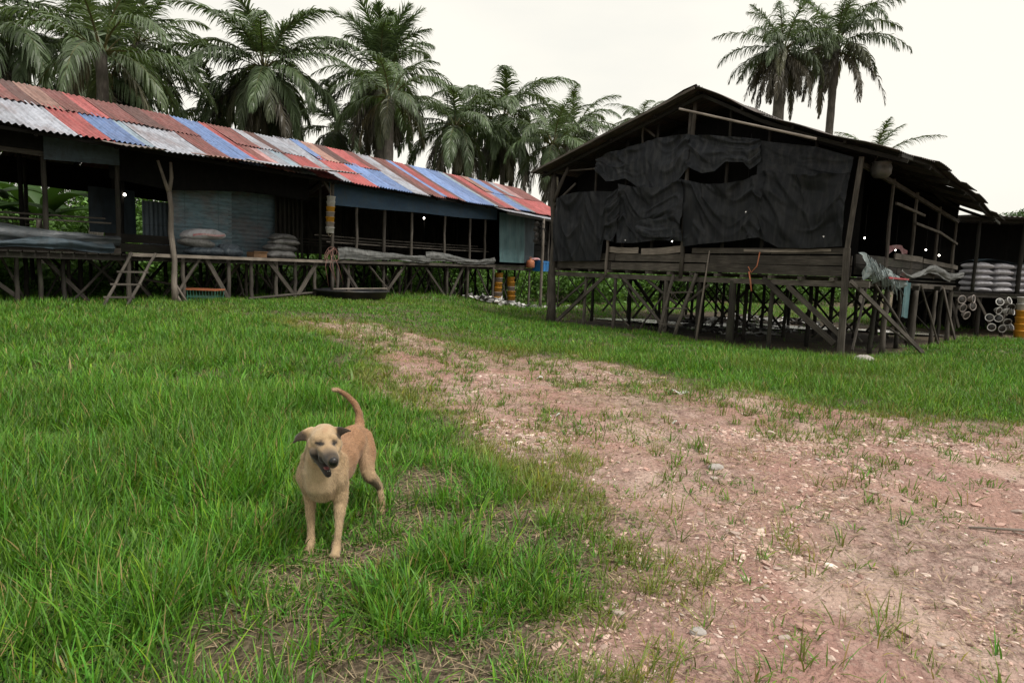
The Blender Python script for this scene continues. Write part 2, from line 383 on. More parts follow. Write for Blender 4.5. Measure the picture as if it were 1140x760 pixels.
# ------------------------------------------------------------------ grass
rs = np.random.default_rng(5)
BARE = [(-.95, 2.15, .30, .12), (-.40, 2.12, .34, .14), (-.62, 3.0, .16, .16), (-.45, 3.5, .2, .15), (-1.05, 2.75, .22, .1), (-.25, 2.7, .18, .16), (-.5, 4.05, .25, .25), (.0, 3.55, .12, .1)]
def bare(x, y):
    r = np.zeros_like(x)
    for (cx, cy, rx, ry) in BARE:
        q = ((x - cx) / rx) ** 2 + ((y - cy) / ry) ** 2; r = np.maximum(r, sst(1.5, .4, q + (fbm(x * 6, y * 6, 5) - .5) * 1.6))
    return r
def blades(cx, cy, n_per, L0, W0, spread, segs, colour, seed, flat=0., clump_r=.05, lift=-.008, straight=False):
    r = np.random.default_rng(seed); n = len(cx)
    k = np.repeat(np.arange(n), n_per); m = len(k)
    ang = r.uniform(0, 2 * np.pi, m); rad = np.abs(r.normal(0, 1, m)) * clump_r * (.6 + .8 * r.random(n)[k])
    x0 = cx[k] + np.cos(ang) * rad; y0 = cy[k] + np.sin(ang) * rad
    z0 = ground_z(x0, y0) + lift
    L = L0[k] * r.uniform(.45, 1.25, m); Wd = W0[k] * r.uniform(.6, 1.35, m)
    az = ang + r.normal(0, .7, m); tilt = np.clip(np.abs(r.normal(0, spread, m)) + flat, 0, 1.35 if not straight else 1.6); curl = r.uniform(.2, 1.5, m) * (.35 + tilt) * (0. if straight else 1.)
    dx = np.cos(az); dy = np.sin(az); face = az + np.pi / 2 + r.normal(0, .5, m); wx = np.cos(face); wy = np.sin(face)
    V = []; px = x0.copy(); py = y0.copy(); pz = z0.copy()
    for s in range(segs + 1):
        t = s / segs; w = Wd * (np.sin(np.pi * min(t * .75 + .25, 1.)) ** .8 if s < segs else .06) * .5
        V.append(np.stack([px - wx * w, py - wy * w, pz], 1)); V.append(np.stack([px + wx * w, py + wy * w, pz], 1))
        th = tilt + curl * (t + .5 / segs); st = L / segs
        px = px + dx * np.sin(th) * st; py = py + dy * np.sin(th) * st; pz = pz + np.cos(th) * st
    V = np.stack(V, 1)
    base = np.arange(m)[:, None, None] * (2 * (segs + 1)) + (np.arange(segs) * 2)[None, :, None] + np.array([0, 1, 3, 2])[None, None, :]
    C = colour(x0, y0, r, m, k)
    tt = np.repeat(np.linspace(0, 1, segs + 1), 2)
    tipc = np.array([1.25, 1.12, .95]); C = C[:, None, :] * (1 + (tipc - 1)[None, None, :] * tt[None, :, None])
    return V.reshape(-1, 3), base.reshape(-1, 4), C.reshape(-1, 3)
def gcol(x, y, r, m, k):
    d = dirt0(x, y); big = fbm(x * .8, y * .8, 41); kk = r.random(m)
    c = np.empty((m, 3)); c[:] = (.072, .200, .022)
    c = c * (.34 + 1.25 * r.random(m))[:, None] * (.70 + .62 * big)[:, None]; c[:, 0] *= r.uniform(.75, 1.35, m)
    yel = np.clip(d * 1.3 + sst(.5, .68, fbm(x * .5 + 9, y * .5, 55)) * .28, 0, 1)[:, None]
    c = c * (1 - yel * .65) + np.array([.19, .20, .055]) * yel * .65
    blu = (kk < .13)[:, None]; c = np.where(blu, c * .55 + np.array([.05, .075, .035]), c)
    ye = (kk > .86)[:, None]; c = np.where(ye, c * np.array([1.7, 1.25, .9]), c)
    dry = (kk > .955)[:, None]; c = np.where(dry, np.array([.30, .24, .12]) * (.6 + .6 * r.random(m))[:, None], c)
    return c
def sample(n, y0, y1, side=3.0):
    y = np.sqrt(rs.uniform(y0 ** 2, y1 ** 2, n)); h = .80 * y + side; x = rs.uniform(-1, 1, n) * h; return x, y
GV = []; GF = []; GC = []; off = 0
def emit(res):
    global off
    GV.append(res[0]); GF.append(res[1] + off); GC.append(res[2]); off += len(res[0])
def keep_mask(x, y, dens_dirt=.05):
    d = dirt0(x, y); ha, hb = HF.loc(x, y); la, lb = LF.loc(x, y)
    e = pdist(DP, x, y) + (fbm(x * 2.3, y * 2.3, 13) - .47) * (1.1 + 1.6 * sst(4, 9, y)); d2 = sst(-.35, 1.05, e)
    k = rs.random(len(x)) < (1 - d2) ** 1.6 + dens_dirt * sst(.42, .6, fbm(x * 1.7, y * 1.7, 61))
    cl = sst(.40, .52, fbm(x * 2.6, y * 2.6, 15, 3)); fz = sst(-1.0, -.45, x) * sst(5.2, 4., y)      # broken into tufts beside the track
    fz = np.maximum(fz, sst(2.7, 2.3, y) * sst(-1.45, -1.1, x) * .9); k &= rs.random(len(x)) < 1 - fz * (1 - cl) * .80
    under = (ha > -.15) & (ha < 8.3) & (hb > .1) & (hb < 9.5)
    k &= ~(under & (rs.random(len(x)) < .985))
    k &= ~((ha < .5) & (ha > -7) & (hb > 8.2) & (hb < 12))
    k &= ~((lb > .4) & (lb < 4.6) & (la < 20.5) & (la > -6) & (rs.random(len(x)) < .6))
    k &= rs.random(len(x)) > bare(x, y) * .93
    return k
# close, long arching blades
for (n, y0, y1, npr, L, W, segs, cr) in ((8200, 1.1, 3.2, 16, .215, .0058, 5, .05), (13500, 3.0, 6.2, 15, .215, .0063, 4, .06), (18000, 6.0, 11.5, 13, .18, .0075, 3, .08), (20000, 11.2, 19, 12, .115, .0105, 2, .12), (14000, 19, 33, 10, .17, .017, 2, .18)):
    x, y = sample(n, y0, y1); k = keep_mask(x, y); x = x[k]; y = y[k]
    d = sst(-.9, .7, pdist(DP, x, y)); la, lb = LF.loc(x, y); ha, hb = HF.loc(x, y)
    hh = (.25 + 1.45 * fbm(x * 1.3, y * 1.3, 71)) * (1 - .22 * sst(-.9, -.3, x) * sst(4.5, 3.5, y)) * (1 - .66 * d)
    hh *= 1 + .22 * sst(-.9, -1.5, x) * sst(7, 4.5, y); hh *= 1 - .38 * sst(.0, .9, x) * sst(6.5, 3.5, y)
    hh *= 1 - .42 * sst(-1.7, -.9, -np.abs(x + 2.8)) * sst(8.5, 11, y) * sst(18, 14, y)
    hh *= 1 + .25 * sst(-.6, .2, lb) * sst(-.5, .2, 4 - lb)
    hh *= 1 - .62 * sst(.42, .12, np.abs(x + .82)) * sst(.75, .3, np.abs(y - 2.65)); hh *= 1 - .12 * sst(.5, .15, np.abs(x + .55)) * sst(.5, .2, np.abs(y - 3.35))
    emit(blades(x, y, npr, L * hh, W * (.75 + .5 * rs.random(len(x))), .55, segs, gcol, int(n), .05, cr))
# short fine understorey so that the soil is covered
for (n, y0, y1, L, W) in ((9000, 1.1, 5, .065, .005), (12000, 5, 11, .08, .0075), (14000, 11, 22, .10, .013)):
    x, y = sample(n, y0, y1); k = keep_mask(x, y, .12) ; x = x[k]; y = y[k]
    emit(blades(x, y, 7, np.full(len(x), L), np.full(len(x), W), .8, 2, gcol, int(n) + 3, .2, .06))
# sparse tufts that grow on the bare track
def tcol(x, y, r, m, k):
    c = gcol(x * 0 - 50, y * 0 - 50, r, m, k); q = r.random(len(np.unique(k)) + 1)
    q = q[np.searchsorted(np.unique(k), k)][:, None]; return c * (1 - q * .55) + np.array([.20, .16, .065]) * q * .55
x, y = sample(8200, 1.2, 12, 1.5); d = dirt0(x, y); k = (d > .25) & (fbm(x * 1.5 + 4, y * 1.5, 81) > .445 + .06 * rs.random(len(x))); x = x[k]; y = y[k]
emit(blades(x, y, 13, rs.uniform(.035, .14, len(x)) * (.6 + .8 * fbm(x * .8, y * .8, 89)), np.full(len(x), .0042) + .0007 * y, .75, 3, tcol, 17, .1, .035))
x, y = sample(4200, 1.2, 5.2, .6); pd = pdist(DP, x, y); k = (pd > -.3) & (pd < 1.5) & (x < 1.6) & (fbm(x * 2.4 + 1, y * 2.4, 97) > .50 + .1 * sst(.2, 1.4, pd)); x = x[k]; y = y[k]
emit(blades(x, y, 15, rs.uniform(.05, .15, len(x)), np.full(len(x), .0045), .6, 4, gcol, 37, .08, .045))
x, y = sample(13000, 1.2, 12, 1.5); d = dirt0(x, y); k = (d > .1) & (fbm(x * 1.9, y * 1.9, 83) > .44); x = x[k]; y = y[k]
emit(blades(x, y, 4, rs.uniform(.02, .06, len(x)), np.full(len(x), .003) + .0008 * y, .9, 2, tcol, 18, .2, .03))
x, y = sample(3600, 5.5, 12.5, 1.5); pd = pdist(DP, x, y); k = (pd > -.4) & (rs.random(len(x)) < sst(2.2, .0, pd) * sst(.36, .5, fbm(x * 1.6, y * 1.6, 85))); x = x[k]; y = y[k]
emit(blades(x, y, 12, rs.uniform(.06, .17, len(x)), np.full(len(x), .008), .55, 3, tcol, 19, .05, .06))
# broad weeds among the grass
x, y = sample(2200, 1.2, 7.5); k = keep_mask(x, y, 0) & (x < -.3) & (fbm(x * .9, y * .9, 99) > .45); x = x[k]; y = y[k]
emit(blades(x, y, 6, rs.uniform(.10, .22, len(x)), np.full(len(x), .022), .7, 5, gcol, 23, .25, .02))
GV = np.concatenate(GV); GF = np.concatenate(GF); GC = np.concatenate(GC)
tag(np_mesh('grass', GV, GF, M['grass'], {'col': GC}), 'lush green meadow grass with long blades, thinning out over the dirt', 'grass', kind='stuff')
del GV, GF, GC
# dead straw lying on the soil
x, y = sample(60000, 1.2, 11, .8); k = (bare(x, y) > .15) | ((x > -1.6) & (dirt0(x, y) < .7) & (y < 4.8) & (rs.random(len(x)) < .8)) | ((dirt0(x, y) > .12) & (rs.random(len(x)) < .35 * sst(.42, .56, fbm(x, y, 87)) + .05)); x = x[k]; y = y[k]
def scol(x, y, r, m, k): return np.array([.36, .29, .20]) * (.35 + .9 * r.random(m))[:, None]
v, f, c = blades(x, y, 3, rs.uniform(.03, .12, len(x)), np.full(len(x), .0028) + .0007 * y, .08, 2, scol, 29, 1.42, .07, .012, True)
tag(np_mesh('dead_grass_litter', v, f, M['grass'], {'col': c}), 'dry straw and dead stalks lying on the bare patches', 'straw', kind='stuff')

# small round leaved herbs in the thin spots
x, y = sample(7000, 1.2, 7, .8); k = ((x > -1.6) | (y < 2.6)) & (dirt0(x, y) < .9) & (fbm(x * 2.2, y * 2.2, 93) > .46); x = x[k]; y = y[k]
def hcol(x, y, r, m, k): return np.array([.10, .17, .045]) * (.5 + .9 * r.random(m))[:, None]
v, f, c = blades(x, y, 7, rs.uniform(.012, .035, len(x)), np.full(len(x), .010), .9, 2, hcol, 31, .35, .03, .006)
tag(np_mesh('ground_herbs', v, f, M['grass'], {'col': c}), 'tiny round leaved herbs between the grass tufts', 'herbs', kind='stuff')
# ------------------------------------------------------------------ gravel: flat chips of reddish stone
def stones(x, y, s, seed, mat, name):
    r = np.random.default_rng(seed); n = len(x)
    me = bpy.data.meshes.new('t'); import bmesh; bm = bmesh.new(); bmesh.ops.create_icosphere(bm, subdivisions=1, radius=1); 
    bv = np.array([v.co[:] for v in bm.verts]); bf = np.array([[v.index for v in q.verts] for q in bm.faces]); bm.free(); bpy.data.meshes.remove(me)
    P = bv[None] * (1 + r.uniform(-.32, .32, (n, len(bv), 1))); sc = np.stack([r.uniform(.7, 1.6, n), r.uniform(.5, 1., n), r.uniform(.2, .6, n)], 1)
    P = P * (sc * s[:, None])[:, None, :]
    a = r.uniform(0, 6.28, n); ti = r.normal(0, .18, n)
    ca, sa = np.cos(a)[:, None], np.sin(a)[:, None]
    Pz = P[..., 2] + P[..., 0] * ti[:, None]; Px = P[..., 0] * ca - P[..., 1] * sa; Py = P[..., 0] * sa + P[..., 1] * ca
    z = ground_z(x, y) + s * .0
    Vv = np.stack([Px + x[:, None], Py + y[:, None], Pz + z[:, None]], -1).reshape(-1, 3)
    Ff = (bf[None] + (np.arange(n) * len(bv))[:, None, None]).reshape(-1, 3)
    tn = np.repeat(r.uniform(.55, 1.25, n), len(bv)); hue = np.repeat(r.random(n), len(bv))
    return np_mesh(name, Vv, Ff, mat, {'tint': tn, 'hue': hue}, smooth=False, fsz=3)
t = NT('reddish stone chips'); c = t.ramp(t.attr('hue').outputs['Fac'], [(0., (.38, .23, .19)), (.5, (.49, .34, .29)), (.9, (.58, .455, .39)), (1., (.62, .53, .48))])
c = t.mix(1., c, t.attr('tint').outputs['Fac'], 'MULTIPLY'); b = t.bsdf(c, .85, .2); MS = t.m
x1, y1 = sample(150000, 1.2, 6.0, 1.0); x2, y2 = sample(70000, 5.5, 12, 1.0); x = np.concatenate([x1, x2]); y = np.concatenate([y1, y2])
p = dirt0(x, y) * (.09 + .9 * sst(.44, .66, fbm(x * .9 + 3, y * .9, 91)) * (.3 + .7 * sst(.38, .6, fbm(x * 3, y * 3, 95)))); k = rs.random(len(x)) < p; x = x[k]; y = y[k]
s = np.exp(rs.normal(-5.25, .62, len(x))) * (1 + .07 * y); s = np.clip(s, .002, .04)
tag(stones(x, y, s, 3, MS, 'gravel'), 'reddish and pale stone chips strewn over the dirt', 'gravel', kind='stuff')
# ------------------------------------------------------------------ sheds: shared builders
UP = Vector((0, 0, 1))
def sheet_part(parent, P, mat, name='roof_sheet', pitch=.105, amp=.015, tint=None, sag=0., nlen=5, lift=0.):
    """corrugated sheet on a quad P = [eave0, eave1, top1, top0]; ribs run from the eave up"""
    e0, e1, t1, t0 = [Vector(p) for p in P]; w = (e1 - e0).length; L = (t0 - e0).length
    nr = max(2, round(w / pitch)); per = 6; nu = nr * per; nrm = (e1 - e0).cross(t0 - e0).normalized()
    if nrm.z < 0: nrm = -nrm
    o = rnd.uniform(0, 60); j0 = rnd.uniform(-.02, .035); tint = tint or rnd.uniform(.8, 1.15)
    wv = [rnd.uniform(-.012, .012) for _ in range(4)]
    def fn(i, j):
        a = e0.lerp(e1, i); b_ = t0.lerp(t1, i); jj = j * (1 + j0) - j0
        p = a.lerp(b_, jj)
        return p + nrm * (amp * math.sin(i * nr * 2 * math.pi) + lift + wv[0] * math.sin(i * 3 + j * 4 + o)) - UP * (sag * math.sin(math.pi * jj))
    mb = MB(); mb.grid(fn, nu, nlen, lambda i, j: (i * w + o, j * L + o, 0), tint)
    return mb.build(name, mat, parent, True)
def cloth(parent, fr, b, top, bot, mat, name, nu=40, nv=16, fold=.035, seed=0, freq=1., hang=.0, sway=.0, tint=1., label=None, scal=0., swag=0.):
    """hanging sheet in the vertical plane b of a frame, between two outlines of (a, z)"""
    def ev(L, s):
        L2 = sorted(L); a0 = L2[0][0]; a1 = L2[-1][0]; a = a0 + (a1 - a0) * s
        for (p, q) in zip(L2, L2[1:]):
            if a <= q[0] + 1e-9:
                t = (a - p[0]) / max(q[0] - p[0], 1e-6); return a, p[1] + (q[1] - p[1]) * t
        return L2[-1]
    r = random.Random(seed); ph = [r.uniform(0, 6) for _ in range(6)]; sx = [p[0] for p in top]; wid = max(sx) - min(sx)
    nsw = max(1, round(wid / 1.5))
    def fn(i, j):
        a0, z0 = ev(top, i); a1, z1 = ev(bot, i); a = a0 + (a1 - a0) * j; z = z0 + (z1 - z0) * j
        n = float(fbm(a * 1.6 * freq + seed, z * .8 * freq + 3, seed, 4)) - .47
        d = fold * (.35 + .65 * j) * (math.sin(a * 4.1 * freq + ph[0] + 1.1 * math.sin(z * 1.7 + ph[1])) * .45 + .5 * math.sin(a * 9.3 * freq + z * 2 + ph[2]) * .5 + n * 3.2)
        if swag:                                # U shaped folds between the pins
            q = math.sin(math.pi * ((i * nsw + .13 * math.sin(seed + i * 4)) % 1)); u_ = j - .34 * q + .10 * n
            d += swag * .45 * (.4 + .6 * q) * math.sin(u_ * 10 + ph[3] + 2 * n) * (1.1 - j)
            for (fx, fz, sd) in ((1.1, 2.6, 1), (2.9, 1.5, 2), (2.1, 5.2, 3)):      # sharp pulled creases
                c_ = float(vnoise(a * fx * .9 + u_ * 1.3, u_ * fz + a * .4, seed + sd)); d += swag * (.9, .7, .45)[sd - 1] * max(0., 1 - abs(c_ - .5) * 5.5)
            d -= swag * 1.3 * q * j
        z -= scal * abs(math.sin(math.pi * i * max(1, round(wid / .85)))) * j
        return fr(a, b - (.12 if swag else 0.) * 0 - abs(d) * .35 - d * .65 - sway * math.sin(math.pi * j), z)
    mb = MB(); mb.grid(fn, nu, nv, lambda i, j: (ev(top, i)[0] + seed, j * 1.5 + seed, 0), tint)
    return mb.build(name, mat, parent, True, label)
def plank_wall(mb, fr, a0, a1, b, z0, z1, rows, th=.028, seg=2.4, along='a'):
    h = (z1 - z0) / rows
    for r_ in range(rows):
        a = a0
        while a < a1 - .05:
            e = min(a1, a + seg * rnd.uniform(.7, 1.3)); zz = z0 + h * (r_ + .5) + rnd.uniform(-.008, .008); o = rnd.uniform(-.006, .006)
            if along == 'a': mb.beam(fr(a + .008, b + o, zz), fr(e - .008, b + o, zz + rnd.uniform(-.012, .012)), th, h * rnd.uniform(.86, .97), up=(0, 0, 1))
            else: mb.beam(fr(b + o, a + .008, zz), fr(b + o, e - .008, zz + rnd.uniform(-.012, .012)), th, h * rnd.uniform(.86, .97), up=(0, 0, 1))
            a = e
def gp(fr, a, b): p = fr(a, b, 0); return gzz(p.x, p.y)
def post(parent, fr, a, b, z1, r=.045, z0=None, mat='wood', name='post', lean=0.):
    z0 = gp(fr, a, b) - .06 if z0 is None else z0
    mb = MB(); mb.log(fr(a, b, z0), fr(a + lean, b, z1), r, r * .85, .012); return mb.build(name, M[mat], parent, True)
def brace(parent, fr, p, q, w=.05, mat='wood', b0=0., b1=None, name='brace', side=False):
    b1 = b0 if b1 is None else b1
    P = fr(p[0], b0, p[1]) if not side else fr(b0, p[0], p[1]); Q = fr(q[0], b1, q[1]) if not side else fr(b1, q[0], q[1])
    for X_ in (P, Q):
        X_.z = max(X_.z, gzz(X_.x, X_.y) - .04)
    mb = MB()
    if rnd.random() < .5: mb.beam(P, Q, w * .7, w * 1.25, seg=3, bend=rnd.uniform(-.02, .02))
    else: mb.log(P, Q, w * .52, w * .45, .012, 4)
    return mb.build(name, M[mat], parent, False)

# ------------------------------------------------------------------ the long row: nearer shed
GS = 'timber poultry sheds on stilts'
p0 = LF(1.0, 2, 0); nz = gzz(p0.x, p0.y)
SA = empty('poultry_shed', (p0.x, p0.y, nz), 'long stilt shed with patchwork red, blue and white corrugated roof, sacks stored on its deck', 'shed', GS)
p0 = LF(13.5, 2, 0)
SB = empty('poultry_shed', (p0.x, p0.y, gzz(p0.x, p0.y)), 'stilt shed under striped roof with a deep blue curtain hanging below its eave', 'shed', GS)
def roof_row(S, a_end, front_cols, back_cols, ze, zr, be, br, bb, zb, lower, zoff=0.):
    rf = MB()                                    # purlins and rafters are the roof part, the sheets its sub-parts
    for b, z in ((be + .15, ze), ((be + br) / 2, (ze + zr) / 2), (br, zr), ((br + bb) / 2, (zr + zb) / 2), (bb - .2, zb + .08)):
        rf.beam(LF(lower, b, z - .06), LF(a_end, b, z - .06), .05, .06, .8)
    a = lower + .2
    while a < a_end:
        rf.log(LF(a, be + .1, ze - .1), LF(a, br, zr - .1), .035, .03, .01, 3, .7); rf.log(LF(a, br, zr - .1), LF(a, bb - .1, zb - .08), .035, .03, .01, 3, .7); a += 1.35
    roof = rf.build('roof', M['wood_black'], S)
    def zl(b): return ze + (zr - ze) * (b - be) / (br - be)
    bm_ = be + (br - be) * .56
    a = lower; n = 0
    for (e, c, full) in front_cols:
        b1 = br + .06 if full else bm_ + .08
        k = max(1, round((e - a) / .85)); w = (e - a) / k
        for q in range(k):
            ed = rnd.uniform(-.05, .03)
            sheet_part(roof, [LF(a + w * q, be + ed, zl(be + ed)), LF(a + w * (q + 1) + .04, be + ed, zl(be + ed)), LF(a + w * (q + 1) + .04, b1, zl(b1)), LF(a + w * q, b1, zl(b1))], M['sheet_' + c], lift=.004 * (n % 3) + zoff, sag=.02, amp=.02); n += 1
        a = e
    a = lower
    for (e, c) in back_cols:
        if c:
            k = max(1, round((e - a) / .85)); w = (e - a) / k
            for q in range(k):
                b0 = bm_ - .1
                sheet_part(roof, [LF(a + w * q, b0, zl(b0)), LF(a + w * (q + 1) + .04, b0, zl(b0)), LF(a + w * (q + 1) + .04, br + .05, zl(br + .05)), LF(a + w * q, br + .05, zl(br + .05))], M['sheet_' + c], lift=.022 + .004 * (n % 3) + zoff, sag=.01, nlen=3); n += 1
        a = e
    a = lower                                    # rear slope
    while a < a_end - .01:
        e = min(a_end, a + 1.7)
        sheet_part(roof, [LF(a, bb, zb), LF(e, bb, zb), LF(e, br - .02, zr + .0), LF(a, br - .02, zr + .0)], M['sheet_' + rnd.choice(['rust', 'grey', 'old', 'brown'])], lift=.004 * (n % 3), nlen=3, pitch=.17); n += 1; a = e
    return roof
fc = [(-3.4, 'rust', 0), (-2.4, 'white', 0), (-1.2, 'pale_blue', 0), (-.6, 'peach', 0), (1.05, 'white', 0), (1.65, 'red', 0), (2.3, 'blue', 0), (2.5, 'pale_blue', 0), (3.65, 'white', 0), (4.25, 'rust', 0), (5.0, 'blue', 1), (5.2, 'red', 1), (5.5, 'rust', 0), (5.75, 'pink', 0), (6.1, 'white', 0), (6.45, 'pale_blue', 0), (6.6, 'rust', 0), (7.25, 'red', 0)]
bc = [(-2.5, 'rust'), (-1, 'brown'), (.7, 'rust'), (1.0, 'brown'), (1.45, 'peach'), (1.9, 'rust'), (2.3, 'red'), (3.0, 'rust'), (3.5, 'brown'), (4.25, 'rust'), (5.2, None), (5.9, 'rust'), (6.25, 'white'), (6.6, 'brown'), (7.25, 'white')]
roofA = roof_row(SA, 7.25, fc, bc, 3.53, 4.77, -.85, 1.9, 4.7, 3.55, -5.2)
fc2 = [(7.8, 'white', 1), (8.75, 'red', 0), (10.2, 'blue', 0), (10.9, 'white', 1), (11.2, 'brown', 1), (11.7, 'rust', 1), (11.95, 'blue', 1), (12.5, 'red', 1), (12.8, 'brown', 1), (14.4, 'blue', 1), (14.7, 'pale_blue', 1), (15.1, 'rust', 1), (15.7, 'red', 1), (16.0, 'pink', 0), (16.9, 'blue', 0), (17.2, 'grey', 0), (19.9, 'red', 0)]
bc2 = [(7.8, None), (8.1, 'blue'), (8.6, 'peach'), (9.1, 'brown'), (9.8, 'red'), (10.2, 'rust'), (15.7, None), (16.2, 'peach'), (16.9, 'blue'), (17.4, 'rust'), (17.8, 'white'), (18.4, 'pink'), (19.9, 'rust')]
roofB = roof_row(SB, 19.9, fc2, bc2, 3.56, 4.84, -.62, 1.95, 4.9, 3.55, 7.25)
# older sheets that stick out under the nearer eave
a = 1.45; k = 0
while a < 7.4:
    w = rnd.uniform(.6, .95); ed = rnd.uniform(-.14, .06); z = 3.40 + (a - 1.4) * .045
    sheet_part(roofA, [LF(a, -1.44 + ed, z - .02), LF(min(a + w, 7.45), -1.44 + ed, z - .02 + w * .045), LF(min(a + w, 7.45), -.35, z + .16), LF(a, -.35, z + .16)], M['sheet_' + ('old', 'white', 'peach', 'old', 'white')[k % 5]], sag=-.01 + .02 * rnd.random(), amp=.014, nlen=4, lift=-.004 * (k % 2)); a += w - .03; k += 1

def shed_deck(S, a0, a1, z, bf=-.05, bk=4.5, mat='wood_dark'):
    mb = MB(); a = a0                            # boards run front to back
    while a < a1: mb.beam(LF(a, bf, z - .02), LF(a, bk, z - .02), .19, .025, up=(0, 0, 1)); a += .215
    for b in (bf + .08, 1.5, 3., bk - .1): mb.beam(LF(a0, b, z - .095), LF(a1, b, z - .095), .06, .1)
    return mb.build('deck', M[mat], S)
shed_deck(SA, -5., 7.4, 1.40, -.3); shed_deck(SB, 7.5, 19.7, 1.45, -.05)
# edge boards
mb = MB(); plank_wall(mb, LF, -5, 2.1, -.05, 1.33, 1.5, 1); mb.build('edge_board', M['wood'], SA)
mb = MB(); mb.beam(LF(2.1, -.36, 1.385), LF(7.45, -.36, 1.385), .04, .07, 1.3, seg=6); mb.build('edge_board', M['wood_light'], SA)
mb = MB(); mb.beam(LF(7.5, -.12, 1.40), LF(15.3, -.12, 1.44), .04, .09, 1.0, seg=4); mb.build('edge_board', M['wood'], SB)
mb = MB(); plank_wall(mb, LF, 2.15, 3.6, .75, 1.43, 1.85, 2); mb.build('low_wall', M['wood_dark'], SA)
mb = MB(); plank_wall(mb, LF, 15.4, 19.5, -.05, 1.3, 1.52, 2); mb.build('edge_board', M['wood'], SB)
# stilts
for i, a in enumerate(np.arange(-4.9, 7.4, .98)): post(SA, LF, a + rnd.uniform(-.1, .1), 1.7, 1.35, .05, mat='wood_dark', name='stilt')
for i, a in enumerate(np.arange(-4.6, 7.4, 1.3)): post(SA, LF, a + rnd.uniform(-.1, .1), 4.1, 1.35, .05, mat='wood_dark', name='stilt')
for a in (-4.2, -3.1, -2., -.9, .27, .64, 1.04): post(SA, LF, a, .0, 1.35, .045, mat='wood_dark', name='stilt')
for a, z1 in ((2.14, 1.36), (4.4, 1.35), (5.0, 1.35), (6.28, 1.35), (6.9, 1.35), (3.3, 1.35), (5.7, 1.35)): post(SA, LF, a, -.25, z1, .05, mat='wood', name='stilt')
for i, a in enumerate(np.arange(8.2, 19.8, .95)): post(SB, LF, a + rnd.uniform(-.1, .1), 1.9, 1.38, .055, mat='wood_dark', name='stilt')
for i, a in enumerate(np.arange(7.9, 19.8, 1.25)): post(SB, LF, a + rnd.uniform(-.1, .1), 4.3, 1.38, .055, mat='wood_dark', name='stilt')
for a in (7.9, 8.3, 9.7, 12.7, 13.83, 15.4, 17.9, 19.4): post(SB, LF, a, -.0, 1.38, .05, mat='wood', name='stilt')
for p, q in (((3.07, .45), (3.66, 1.32)), ((3.83, 1.34), (4.38, .4)), ((5.43, 1.37), (6.26, .44)), ((6.34, .5), (6.95, 1.35)), ((4.9, .42), (6.9, .55))): brace(SA, LF, p, q, .075, 'wood', -.28)
for k, a in enumerate((-4.6, -3.6, -2.6, -1.5, -.4, 1.6, 2.6, 3.7, 4.7, 5.4, 5.9, 6.6, 7.2)): post(SA, LF, a, .55 + .3 * (k % 3), 1.35, .04, mat='wood' if k % 2 else 'wood_dark', name='stilt')
for k, a in enumerate((8.6, 9.2, 10.3, 10.9, 11.5, 12.1, 13.2, 14.4, 14.9, 16.5, 17.4)): post(SB, LF, a, .5 + .3 * (k % 3), 1.38, .042, mat='wood' if k % 2 else 'wood_dark', name='stilt')
for p, q in (((2.3, 1.3), (3.0, .45)), ((4.5, .45), (5.3, 1.3)), ((6.4, .4), (5.5, 1.3)), ((7.2, 1.3), (6.6, .5)), ((2.6, .9), (4.2, .6))): brace(SA, LF, p, q, .05, 'wood', .6)
for p, q in (((8.4, .4), (9.1, 1.3)), ((10.9, .3), (10.2, 1.3)), ((11.2, .4), (12.0, 1.3)), ((13.0, .3), (12.3, 1.3)), ((14.0, .3), (14.8, 1.3))): brace(SB, LF, p, q, .045, 'wood', .62)
for k in range(26):                             # thin odd sticks wedged under the deck
    a = rnd.uniform(-4.5, 7); s_ = rnd.choice((-1, 1)) * rnd.uniform(.3, .9); brace(SA, LF, (a, .35), (a + s_, 1.32), .032, 'wood' if k % 2 else 'wood_dark', rnd.uniform(.1, 1.3))
for k in range(26):
    a = rnd.uniform(8, 18.5); s_ = rnd.choice((-1, 1)) * rnd.uniform(.3, .9); brace(SB, LF, (a, .2), (a + s_, 1.34), .035, 'wood' if k % 2 else 'wood_dark', rnd.uniform(.1, 1.3))
for p, q in (((1.44, 1.32), (2.02, .79)), ((2.04, 1.34), (1.2, .42)), ((.7, 1.3), (1.5, .4)), ((.3, .5), (-.6, 1.3)), ((-3, .5), (-2, 1.3)), ((-2, .5), (-1, 1.3))): brace(SA, LF, p, q, .06, 'wood_dark', .05)
for k in range(14):
    a = -4.5 + k * .85; s_ = 1 if k % 2 else -1; brace(SA, LF, (a, .35), (a + s_ * .8, 1.3), .05, 'wood_dark', 1.65 + .1 * (k % 3))
for p, q in (((9.06, 1.3), (9.89, .6)), ((10.59, 1.36), (9.6, .3)), ((11.56, 1.3), (12.63, .3)), ((13.53, 1.34), (12.78, .25)), ((14.32, 1.29), (15.2, .2)), ((8.0, 1.35), (8.8, .4))): brace(SB, LF, p, q, .06, 'wood', -.03)
for k in range(16):
    a = 8 + k * .75; s_ = 1 if k % 2 else -1; brace(SB, LF, (a, .2), (a + s_ * .75, 1.32), .05, 'wood_dark', 1.85 + .1 * (k % 3))
